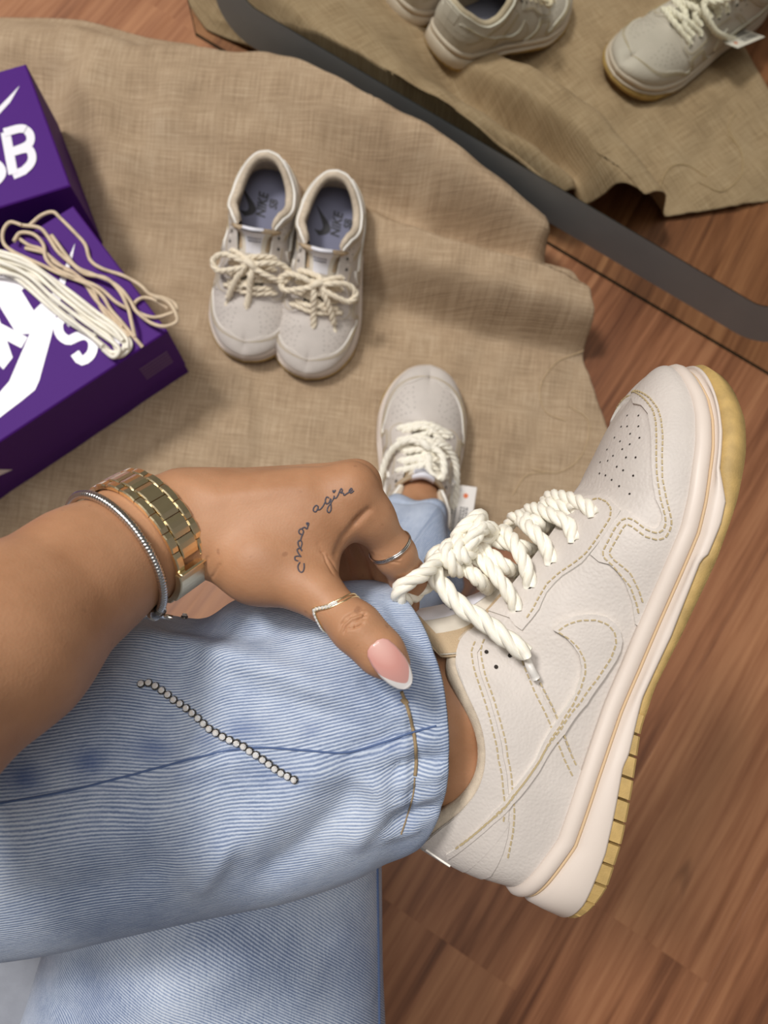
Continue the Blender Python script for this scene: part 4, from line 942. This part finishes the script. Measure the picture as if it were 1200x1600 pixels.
# ------------------------------------------------------------------ nail, tattoo, jewellery
def limb_ring(c0, axis, n, e1=None, off=.0, R0=.07, smooth=3, ax_off=None):
    """points around a limb just off the skin, theta 0 = image up, 90 deg = toward the camera"""
    axis = nrm(axis); e2 = nrm((CC - c0) - axis * ((CC - c0) @ axis)); e1 = np.cross(e2, axis); e1 = e1 if (proj(c0 + e1 * .01)[1] < proj(c0)[1]) else -e1
    th = np.linspace(0, 2 * math.pi, n, endpoint=False); r = []
    for t in th:
        d = math.cos(t) * e1 + math.sin(t) * e2; cc = c0 + axis * (ax_off(t) if ax_off else 0)
        h = ABVH.ray_cast(Vector(cc + d * .0005), Vector(d)); r.append(h[3] if h[0] is not None else np.nan)
    r = np.array(r); r = np.where(np.isnan(r), np.nanmedian(r), r)
    r = np.minimum(r, np.median(r) * 1.13)
    for _ in range(smooth): r = .25 * np.roll(r, 1) + .5 * r + .25 * np.roll(r, -1)
    r = r + off + .0006
    P = np.array([c0 + axis * (ax_off(t) if ax_off else 0) + rr * (math.cos(t) * e1 + math.sin(t) * e2) for t, rr in zip(th, r)])
    return th, P, axis, e1, e2
# thumb nail: almond, pale pink with a white tip
def nail_mat():
    m = mat('french_nail_polish', (226, 168, 158), .12, coat=.6); t = NT(m); sp = t.new('SeparateXYZ'); tc = t.new('TexCoord'); t.c(tc.outputs['UV'], sp.inputs[0])
    k = t.math('ADD', sp.outputs[1], t.math('MULTIPLY', t.math('MULTIPLY', sp.outputs[0], sp.outputs[0]), .34)); k = t.math('ADD', k, t.math('MULTIPLY', sp.outputs[0], .10))
    t.color(t.ramp(k, [(.0, lin((230, 186, 176))), (.5, lin((222, 160, 150))), (.865, lin((226, 170, 162))), (.885, lin((248, 244, 242)))])); return m
pb, nb = cast(ABVH, (583, 1003), .0006); p2_, n2_ = cast(ABVH, (606, 1030), .0012); pt = PD((637, 1071.5), np.linalg.norm(0) + .3150)
ax0 = nrm(pt - pb); wd = nrm(np.cross(ax0, CC - pb)); nn = nrm(np.cross(wd, ax0)); nn = nn if nn @ (CC - pb) > 0 else -nn
Ln = np.linalg.norm(pt - pb); V, UVn = [], []; NS, NW = 26, 15
for i in range(NS):
    s = i / (NS - 1); w = np.interp(s, [0, .04, .12, .3, .55, .75, .88, .95, .985, 1], [.0016, .0038, .0053, .0062, .0063, .0054, .0040, .0026, .0014, .0002])
    for j in range(NW):
        y = -1 + 2 * j / (NW - 1); base = pb + ax0 * s * Ln + wd * w * y + nn * (.0022 * math.sin(math.pi * min(s * 1.05, 1)) + .0016 - .0024 * (abs(y) * w / .0063) ** 2); V.append(base); UVn.append((y, s))
nail = obj('thumbnail', V, gridf(NS, NW), nail_mat(), body, True, UVn); nail['label'] = 'long almond nail, pale pink with a white tip'
_m = nail.modifiers.new('thickness', 'SOLIDIFY'); _m.thickness = .0007; _m.offset = -1
body_fix = Matrix.Identity(4); nail.matrix_parent_inverse = body_fix
# tattoo
tt = MB()
for ln in ([(383, 668), (384, 690), (378, 710), (366, 714), (354, 700), (352, 680), (362, 662)], [(352, 655), (338, 650), (336, 634), (352, 630), (368, 634)], [(368, 634), (352, 612), (348, 596), (360, 590), (372, 604)], [(372, 600), (356, 578), (352, 556), (364, 548), (372, 562), (366, 590)], [(365, 548), (370, 530), (376, 516)], [(374, 520), (358, 510), (358, 494), (370, 488), (380, 500), (376, 518)], [(370, 488), (386, 480), (398, 488), (403, 472), (396, 458), (408, 460), (402, 478)],
    [(456, 370), (446, 366), (434, 378), (432, 394), (444, 399), (454, 384), (457, 370), (456, 388), (468, 386), (482, 370), (492, 350)], [(514, 328), (502, 322), (494, 340), (500, 358), (514, 350), (521, 330), (523, 355), (524, 386), (514, 403), (504, 395), (508, 375), (524, 352), (536, 332)], [(536, 332), (541, 316), (541, 328), (552, 326), (562, 310)], [(532, 288), (539, 299), (547, 287), (540, 291), (532, 288)], [(562, 310), (570, 290), (578, 278), (583, 290), (574, 300), (588, 302), (592, 313), (604, 306)], [(604, 306), (622, 294), (634, 284), (628, 277), (618, 292), (628, 301), (643, 289)]):
    P = [cast(ABVH, (360 + x / 3.3333, 680 + y / 3.3333), .00002) for x, y in cr(ln, 6 * len(ln))]
    tube(tt, np.array([p[0] for p in P if p is not None]), .00034, 5)
to = tt.make('tattoo', mat('faded_ink', (74, 72, 84), .6), body); to['label'] = 'thin dark script tattoo on the back of the hand'
# watch on a linked gold bracelet
M['gold'] = mat('polished_gold', (255, 236, 194), .25, 1.0); M['goldb'] = mat('brushed_gold', (236, 224, 192), .4, 1.0, bump=.1, bscale=900, bdist=.0002)
M['silverm'] = mat('polished_silver', (214, 212, 210), .18, 1.0); M['gem'] = mat('clear_crystal', (250, 248, 244), .04, .35, coat=1)
wc = PD((226, 842), .3425); wax = PD((262, 818), .350) - PD((130, 900), .318)
th, P, wax, e1, e2 = limb_ring(wc, wax, 360, off=.0008, smooth=14)
watch = thing('wristwatch', 'gold wristwatch band of three-piece links around the left wrist', 'watch', Matrix.Translation(Vector(wc))); WI = watch.matrix_world.inverted()
def arc_at(P):
    s = np.concatenate([[0], np.cumsum(np.linalg.norm(np.diff(np.concatenate([P, P[:1]]), axis=0), axis=1))]); Q = np.concatenate([P, P[:1]])
    return s[-1], lambda x: np.array([np.interp(x % s[-1], s, Q[:, k]) for k in range(3)])
tot, at = arc_at(P); cen = P.mean(0)
def link_piece(name, s0, s1, w0, w1, th_, m, par, arch=.0006, seg=4):
    v = []
    for k in range(seg + 1):
        s = s0 + (s1 - s0) * k / seg; p = at(s); t = nrm(at(s + .0006) - at(s - .0006)); n = nrm((p - cen) - wax * ((p - cen) @ wax)); n = nrm(n - t * (n @ t))
        e = .0004 if k in (0, seg) else 0; h = th_ - e + arch * (1 - (2 * k / seg - 1) ** 2)
        for w, z in ((w0, 0), (w0, h - .0005), (w0 + .0005, h), (w1 - .0005, h), (w1, h - .0005), (w1, 0)): v.append(p + wax * w + n * z - np.array(wc))
    f = gridf(seg + 1, 6, cv=True) + [tuple(range(6)), tuple(range(seg * 6, seg * 6 + 6))[::-1]]
    o = obj(name, v, f, m, par, False); fix(o.data); return o
npt = 20; pit = tot / npt; cl0, cl1 = tot * (138 / 360), tot * (171 / 360)
hw = .0086
for k in range(npt):
    a = k * pit; mid = (a + pit / 2) % tot
    if not (cl0 - pit * .35 < mid < cl1 + pit * .2): link_piece('center_link', a + .0002, a + pit - .0002, -.0045, .0045, .0024, M['gold'], watch, .0002)
    b = a + pit * .5; mid = (b + pit / 2) % tot
    if not (cl0 - pit * .35 < mid < cl1 + pit * .2):
        link_piece('side_link', b + .0002, b + pit - .0002, -hw, -.0047, .0022, M['gold'], watch, .0002); link_piece('side_link', b + .0002, b + pit - .0002, .0047, hw, .0022, M['gold'], watch, .0002)
cl = link_piece('clasp', cl0, cl1, -hw - .0008, hw + .0008, .0034, M['goldb'], watch, .0002, 8)
link_piece('clasp_hinge', cl0 - .0016, cl0 - .0001, -hw - .0004, hw + .0004, .0036, M['gold'], cl, .0006)
# the case lies on the far side of the wrist
pc = at(tot * .75); nc = nrm(pc - cen); ta = nrm(np.cross(wax, nc)); v = []
for r, z in ((.0001, .002), (.015, .002), (.0165, .0035), (.0165, .0075), (.0145, .009), (.0001, .0092)): v += [pc + nc * z + r * (math.cos(t) * wax + math.sin(t) * ta) - np.array(wc) for t in np.arange(24) * math.pi / 12]
fix(obj('case', v, gridf(6, 24, cv=True), M['gold'], watch).data)
# silver snake-chain bracelet
bc = PD((176, 868), .330); th, P, bax, _, _ = limb_ring(bc, PD((262, 818), .350) - PD((130, 900), .318), 240, off=.0024, smooth=20)
Q = cr(P, 640, True); T = nrm(np.roll(Q, -1, 0) - np.roll(Q, 1, 0)); N = nrm(Q - Q.mean(0)); N = nrm(N - T * (N * T).sum(1)[:, None]); B = np.cross(T, N); rr = .0020 - .0006 * (np.arange(640) % 5 == 0)
a = np.arange(8) * math.pi / 4; V = Q[:, None] + rr[:, None, None] * (np.cos(a)[None, :, None] * N[:, None] + np.sin(a)[None, :, None] * B[:, None])
brc = thing('bracelet', 'silver snake-chain bracelet on the left forearm, just above the gold watch', 'bracelet', Matrix.Translation(Vector(bc)))
o = fix(data('chain', (V - np.array(bc)).reshape(-1, 3), gridf(640, 8, cu=True, cv=True), M['silverm'])); link('chain', o, brc)
k = int(640 * .49); mb_ = MB(); tube(mb_, [Q[k] - bc - T[k] * .004, Q[k] - bc + T[k] * .004], .0031, 10); tube(mb_, [Q[k] - bc + N[k] * .002, Q[k] - bc + N[k] * .006 + bax * .004], .0012, 8); mb_.make('clasp', M['silverm'], brc)
# rings
rc_ = PD((529, 955), .3265); rax = PD((562, 986), .321) - PD((492, 922), .333)
vf = lambda t: -.0020 * math.exp(-((t - 2.25) / .40) ** 2) * 1.6 - .0022 + .0042 * min(1, abs(t - 2.25) / 1.2)
th, P, rax, e1, e2 = limb_ring(rc_, rax, 120, off=.0002, smooth=6, ax_off=vf)
rg = thing('thumb_ring', 'thin gold V-shaped ring set with small clear stones, on the thumb', 'ring', Matrix.Translation(Vector(rc_)))
mb_ = MB()
for w in (-.0009, .0009): tube(mb_, np.concatenate([P, P[:1]]) + nrm(rax) * w - rc_, .00045, 6, False)
mb_.make('band', M['gold'], rg); tot2, at2 = arc_at(P); c2_ = P.mean(0); gd = None
def gem_data(name, r, mats):
    v, f = [], []
    for rad, z in ((.9, -.5), (1.0, .0), (1.0, .15), (.62, .62)): v += [(r * rad * math.cos(k * math.pi / 4), r * rad * math.sin(k * math.pi / 4), r * z) for k in range(8)]
    f = gridf(4, 8, cv=True) + [tuple(range(24, 32)), tuple(range(7, -1, -1))]
    me = data(name, v, f, mats, False); return fix(me)
gd = gem_data('stone', .00085, M['gem'])
def place(o, p, n, par_inv=Vector((0, 0, 0))):
    z = Vector(n).normalized(); o.rotation_mode = 'QUATERNION'; o.rotation_quaternion = z.to_track_quat('Z', 'Y'); o.location = Vector(p)
for k in range(15):
    s = tot2 * (.215 + .0225 * k); p = at2(s); n = nrm(p - c2_); o = link('stone', gd, rg); place(o, p - rc_ + n * .0002, n)
ic = PD((609, 856), .3615); iax = PD((628, 884), .368) - PD((580, 808), .353)
th, P, iax, _, _ = limb_ring(ic, iax, 100, off=.0003, smooth=6)
rg2 = thing('index_ring', 'plain thin silver ring on the index finger', 'ring', Matrix.Translation(Vector(ic))); mb_ = MB()
for w in (-.0005, .0005): tube(mb_, np.concatenate([P, P[:1]]) - ic + nrm(iax) * w, .00048, 8, False)
mb_.make('band', M['silverm'], rg2)
# ------------------------------------------------------------------ seams and rhinestones on the jeans
def seam(bvh, ln, r, name, m, par, off=.0002, n=60):
    P = [cast(bvh, p, off) for p in cr(ln, n)]; P = np.array([p[0] for p in P if p is not None]); b = MB()
    if len(P) > 3: tube(b, cr(P[::2], n), r, 6); o = b.make(name, m, par); o.matrix_parent_inverse = Matrix.Identity(4); return o
seam(JBVH, [(-40, 1262), (0, 1255), (100, 1237), (190, 1215), (330, 1178), (400, 1168), (470, 1172), (540, 1176), (600, 1160), (640, 1146), (694, 1131)], .00055, 'inseam', M['denimseam'], lj)
seam(JBVH, [(627, 1080), (636, 1105), (645, 1140), (649, 1165), (650, 1195), (648, 1215)], .0009, 'hem_thread', M['tanthread'], lj)
seam(JBVH, [(648, 1215), (646, 1240), (638, 1270), (626, 1305)], .0004, 'hem_thread', M['tanthread'], lj)
k_ = cast(JBVH, (632, 1097)); kb = MB(); tube(kb, [k_[0] - ray((0, 0)) * 0 + np.array([-.0012, .0016, 0]), k_[0], k_[0] + np.array([.0014, -.001, 0])], [.0012, .0019, .0012], 7); kb.make('thread_knot', M['tanthread'], lj)
seam(TBVH, [(589, 1352), (590, 1420), (591, 1500), (592, 1600), (593, 1700)], .0011, 'outseam', M['denimseam'], rj)
rd = gem_data('rhinestone', .0015, M['gem']); cup = MB()
tube(cup, [(0, 0, -.0014), (0, 0, .0002)], .0019, 10); cup = cup.data('setting', mat('dark_silver', (150, 146, 140), .3, 1.0))
_pts = cr(cJ([(368, 316), (392, 314), (412, 327), (433, 340), (453, 357), (473, 369), (494, 384), (512, 399), (528, 414), (545, 430), (567, 443), (590, 456), (610, 464), (632, 474), (650, 487), (668, 499), (685, 510), (703, 523), (722, 538), (743, 550), (768, 563)]), 25)
_pts = list(_pts) + [(288, 966), (297, 965), (306, 966)]
for p in _pts:
    h = cast(JBVH, p, .0012)
    if h is None: continue
    o = link('rhinestone', rd, lj); o.matrix_parent_inverse = Matrix.Identity(4); place(o, h[0] + h[1] * .0006, h[1])
    o2 = link('setting', cup, lj); place(o2, h[0], h[1])
# ------------------------------------------------------------------ shoe boxes
M['box'] = mat('purple_card', (74, 22, 120), .6, spec=.2); M['white'] = mat('white_print', (238, 236, 244), .35); M['faint'] = mat('faint_purple_print', (104, 70, 126), .5)
def box_at(name, label, corner_px, u_px, v_px, z, ulen, vlen, lab_side=True):
    o0 = PZ(corner_px, z); u = nrm(PZ(u_px, z) - o0); v = PZ(v_px, z) - o0; v = nrm(v - u * (v @ u)); M4 = Matrix([[u[i], v[i], UP[i], o0[i]] for i in range(3)] + [[0, 0, 0, 1]])
    t = thing(name, label, 'box', M4); b = MB(); base = .0042; h0 = z - base
    # lid with a rounded rim over a slightly smaller tray
    def shell(mb, x0, y0, x1, y1, z0, z1, r=.0015):
        L = [(x0, y0, z0, 0), (x0, y0, z1 - r, 0), (x0, y0, z1, r)]
        V = []
        for _, _, zz, i in L: V += [(x0 + i, y0 + i, zz), (x1 - i, y0 + i, zz), (x1 - i, y1 - i, zz), (x0 + i, y1 - i, zz)]
        mb.add(V, [(a * 4 + k, a * 4 + (k + 1) % 4, a * 4 + 4 + (k + 1) % 4, a * 4 + 4 + k) for a in (0, 1) for k in range(4)] + [(8, 9, 10, 11), (3, 2, 1, 0)])
    shell(b, 0, 0, ulen, vlen, -h0 + .028, 0); fix(b.make('lid', M['box'], t, False).data)
    b = MB(); shell(b, .0012, .0012, ulen - .0012, vlen - .0012, -h0, -.004); fix(b.make('tray', M['box'], t, False).data)
    return t, M4
def flat_up(me):
    bm = bmesh.new(); bm.from_mesh(me); bm.normal_update()
    bmesh.ops.reverse_faces(bm, faces=[f for f in bm.faces if f.normal.z < 0]); bm.to_mesh(me); bm.free()
def top_print(t, M4, name, polys_px, z, m, thick=.0003):
    b = MB(); I = M4.inverted()
    for pl in polys_px:
        P = [np.array(I @ Vector(PZ(p, z))) for p in pl]; v = [(p[0], p[1], thick) for p in P]; v = [(a, c, d + .00002 * (len(b.f) % 40)) for a, c, d in v]; b.add(v, [tuple(range(len(v)))])
    o = b.make(name, m, t, False); flat_up(o.data); return o
zA = .134
bxA, MA4 = box_at('shoe_box', 'purple shoe box with big white letters, under the two bundles of spare laces', (262, 517), (0, 690), (118, 336), zA, .33, .185)
E_ = lambda pts: [(x / 3.75, 300 + y / 3.75) for x, y in pts]
def letters(t, body_, c_px, M4, z, size, name, ux, uy, shear=.18):
    v, f = text_geo(body_, size, shear, size * .035); I = M4.inverted(); c = np.array(I @ Vector(PZ(c_px, z))); b = MB()
    b.add([(c[0] + p[0] * ux[0] + p[1] * uy[0], c[1] + p[0] * ux[1] + p[1] * uy[1], .0003) for p in v], f); o = b.make(name, M['white'], t, False); return o
# reading direction runs from the far end (u) toward the near corner
top_print(bxA, MA4, 'lettering', [E_([(-120, 700), (-40, 640), (75, 970), (20, 1040), (-30, 985)]), E_([(5, 770), (162, 852), (125, 915), (-10, 845)]), E_([(-60, 520), (0, 480), (165, 832), (100, 835), (-20, 640)])
    , E_([(0, 500), (60, 470), (250, 780), (165, 832)]), E_([(70, 560), (105, 588), (130, 575), (150, 560), (90, 520)]), E_([(205, 600), (255, 640), (190, 705), (155, 655)]) if 0 else E_([(150, 655), (190, 705), (250, 645), (330, 720), (215, 820), (165, 832)])], zA, M['white'])
top_print(bxA, MA4, 'side_stripe_logo', [E_([(440, 300), (425, 380), (330, 725), (300, 850), (230, 1105), (205, 1160), (120, 1230), (40, 1290), (-300, 1560), (-380, 1560), (-200, 1400), (55, 1110), (175, 830), (260, 660), (330, 560), (410, 370)])], zA, M['white'])
# the S: thick curved stroke
def stroke(ln, w, n=30):
    P = cr(ln, n); T = nrm(np.gradient(P, axis=0)); Nn = np.stack([-T[:, 1], T[:, 0]], 1) * w / 2; return [[tuple(P[k] + Nn[k]), tuple(P[k + 1] + Nn[k + 1]), tuple(P[k + 1] - Nn[k + 1]), tuple(P[k] - Nn[k])] for k in range(n - 1)]
top_print(bxA, MA4, 'lettering', stroke(E_([(425, 775), (390, 735), (345, 765), (350, 830), (400, 870), (450, 850), (505, 840), (545, 880), (535, 950), (480, 990), (440, 945)]), 15), zA, M['white'])
top_print(bxA, MA4, 'lettering', stroke(E_([(560, 800), (680, 880)]), 14) + stroke(E_([(560, 800), (600, 740), (650, 770), (625, 845)]), 14) + stroke(E_([(680, 880), (715, 820), (670, 790), (625, 845)]), 14), zA, M['white'])
_b = MB()
for k in range(5): _b.box((.012 + .019, -.0004, -.062 - .0075 * k + .02), np.eye(3), (.019, .0002, .0022))
_b.make('small_print', M['faint'], bxA, False)
_b = MB(); _b.add([(.262, -.0006, -.001), (.318, -.0006, -.001), (.30, -.0006, -.045), (.235, -.0006, -.075)], [(0, 1, 2, 3)])
fix(_b.make('side_stripe_logo', M['white'], bxA, False).data)
zB = .136
bxB, MB4 = box_at('shoe_box', 'purple shoe box with white letters S B, behind the box carrying the laces', (110, 290), (0, 324), (52, 104), zB, .33, .165)
top_print(bxB, MB4, 'side_stripe_logo', [[(31, 134), (16, 160), (-4, 182), (-60, 232), (-110, 250), (-90, 220), (-20, 178), (0, 166)]], zB, M['white'])
F_ = lambda pts: [(x / 2.2844, 80 + y / 2.2844) for x, y in pts]
top_print(bxB, MB4, 'lettering', stroke(F_([(58, 275), (42, 440)]), 0) [:0] + stroke(F_([(20, 290), (48, 440)]), 15) + stroke(F_([(15, 292), (80, 278), (108, 300), (100, 335), (40, 362)]), 13) + stroke(F_([(40, 362), (100, 350), (116, 385), (95, 420), (46, 444)]), 13), zB, M['white'])
top_print(bxB, MB4, 'lettering', stroke(F_([(-15, 345), (-45, 325), (-75, 350), (-55, 385), (-10, 405), (8, 435), (-20, 470), (-60, 470)]), 14), zB, M['white'])
# ------------------------------------------------------------------ bundles of spare laces on the box
def bundle(name, label, lines, z0, r, m):
    b = MB()
    for k, ln in enumerate(lines):
        Q = cr(E_(ln), 10 * len(ln)); zz = z0 + r + .0042 * (k % 3) + .0015 * np.sin(np.arange(len(Q)) * .35 + k * 2); P = np.array([PZ(p, z) for p, z in zip(Q, zz)]); tube(b, P, r, 8)
    o = b.make(name, m); tag(o, label, 'shoelace', 'spare laces on the box'); return o
bundle('spare_laces', 'loose bundle of beige cord laces on the purple box, one loop over its edge', [
    [(170, 200), (240, 140), (310, 118), (355, 155), (440, 240), (500, 310), (530, 400), (600, 450), (720, 490), (820, 545), (880, 600), (960, 622), (1020, 650), (1035, 690), (990, 715), (900, 735), (810, 705), (785, 660), (830, 622), (900, 630), (980, 680)],
    [(130, 195), (60, 178), (18, 230), (22, 300), (70, 345), (150, 385), (250, 430), (330, 470), (420, 505), (520, 545), (600, 610), (650, 690), (720, 770), (785, 850), (835, 908)],
    [(130, 195), (230, 210), (280, 260), (340, 350), (420, 420), (500, 480), (620, 505), (700, 580), (750, 680), (770, 760), (790, 850)],
    [(100, 265), (170, 312), (240, 335), (300, 385), (380, 450), (440, 480), (540, 565), (600, 690), (700, 790), (760, 845)],
    [(80, 290), (120, 240), (200, 250), (255, 310), (270, 390), (330, 450), (450, 505), (580, 560), (680, 645), (760, 690)],
    [(300, 250), (380, 360), (450, 440), (540, 480), (640, 520), (710, 570), (765, 640), (800, 700), (880, 765), (960, 788), (1030, 765), (1035, 725), (990, 650), (900, 610)],
    [(150, 330), (260, 360), (330, 420), (430, 470), (500, 540), (560, 630), (650, 720), (720, 790)]], zA + .0005, .0021, M['lace3'])
bundle('spare_laces', 'tight bundle of white cord laces on the purple box, beside the beige ones', [
    [(-80, 340), (60, 385), (200, 435), (330, 545), (480, 655), (620, 755), (710, 830), (755, 900), (710, 958), (640, 945)],
    [(-80, 365), (60, 410), (190, 465), (320, 580), (460, 690), (590, 780), (690, 850), (730, 900), (690, 940), (610, 920), (520, 830)],
    [(-80, 395), (50, 430), (180, 500), (300, 610), (440, 720), (570, 815), (660, 880), (700, 925), (665, 968), (600, 920)],
    [(-80, 425), (60, 460), (180, 540), (290, 640), (420, 750), (540, 845), (620, 910), (680, 965), (740, 940), (765, 880), (690, 800)],
    [(-80, 450), (40, 470), (160, 560), (280, 665), (400, 760), (510, 830), (590, 890), (650, 950)],
    [(-80, 350), (80, 395), (240, 470), (390, 600), (540, 720), (660, 800), (720, 870)],
    [(-60, 440), (80, 500), (200, 590), (330, 690), (450, 775), (560, 850)],
    [(-80, 330), (40, 360), (150, 400), (280, 490), (420, 590), (560, 700), (670, 780), (740, 860), (745, 920)],
    [(-80, 470), (60, 480), (150, 520), (260, 620), (370, 720), (480, 800), (600, 900)],
    [(-80, 380), (100, 440), (260, 530), (400, 640), (520, 760), (640, 850), (700, 960)]], zA + .0005, .0024, M['lace'])
# ------------------------------------------------------------------ paper price tag by the standing foot
tz = PZ((717, 799), .045); la = nrm(np.array([-dF[0], -dF[1], -.25])); sa = nrm(np.array([.78, .42, .46])); sa = nrm(sa - la * (sa @ la)); nt = np.cross(la, sa); nt = nt if nt[2] > 0 else -nt
ptag = thing('price_tag', 'white paper price tag with an orange dot, hanging beside the standing right foot', 'tag', Matrix([[la[i], sa[i], nt[i], tz[i]] for i in range(3)] + [[0, 0, 0, 1]]))
_b = MB(); _b.box((0, 0, 0), np.eye(3), (.032, .018, .0003)); _b.make('card', mat('white_card', (234, 230, 226), .6), ptag, False)
for sg in (1, -1):
    _b = MB(); _b.add([(-.020 + .003 * math.cos(t), .006 + .003 * math.sin(t), sg * .0005) for t in np.arange(12) * math.pi / 6], [tuple(range(12))]); _b.make('dot', mat('orange_print', (226, 120, 70), .6), ptag, False)
_b = MB(); random.seed(2)
for sg in (1, -1):
    for r_ in range(7):
        y = -.012 + r_ * .0036
        if r_ == 3: continue
        x = -.006
        while x < .024:
            l = random.uniform(.0012, .004); _b.box((x + l / 2, y, sg * .0005), np.eye(3), (l / 2, .0011, .00008)); x += l + .001
_b.make('small_print', mat('grey_ink', (92, 90, 92), .7), ptag, False)
_b = MB(); tube(_b, cr([(-.025, 0, .0004), (-.034, -.006, .012), (-.045, -.018, .016)], 12), .0005, 5); _b.make('string', M['label'], ptag)
# ------------------------------------------------------------------ grey bench under the person
p0_, p1_ = PZ((-420, 1450), .29), PZ((330, 1450), .29); bw = nrm(p1_ - p0_); bd = np.array([-bw[1], bw[0], 0])
bench = thing('bench', 'grey upholstered bench seat under the person, at the lower left', 'bench', Matrix([[bw[i], -bd[i], UP[i], p0_[i]] for i in range(3)] + [[0, 0, 0, 1]]))
M['greyfab'] = mat('grey_fabric', (150, 154, 164), .9, var=.04, bump=.3, bscale=900, bdist=.0004)
def rbox(x0, y0, z0, x1, y1, z1, r, seg=5):
    bm = bmesh.new(); bmesh.ops.create_cube(bm, size=1); bmesh.ops.scale(bm, vec=(x1 - x0, y1 - y0, z1 - z0), verts=bm.verts); bmesh.ops.translate(bm, vec=((x0 + x1) / 2, (y0 + y1) / 2, (z0 + z1) / 2), verts=bm.verts)
    bmesh.ops.bevel(bm, geom=bm.edges[:], offset=r, segments=seg, affect='EDGES'); me = bpy.data.meshes.new('cushion'); bm.to_mesh(me); bm.free(); me.polygons.foreach_set('use_smooth', [True] * len(me.polygons)); return me
Lb = np.linalg.norm(p1_ - p0_)
me = rbox(0, 0, -.09, Lb, .42, 0, .02); me.materials.append(M['greyfab']); link('cushion', me, bench)
me = rbox(.01, -.41, 0, Lb - .01, -.01, .0, .001) if 0 else rbox(.01, .01, -.29, Lb - .01, .41, -.091, .006, 2); me.materials.append(M['greyfab']); link('base', me, bench)
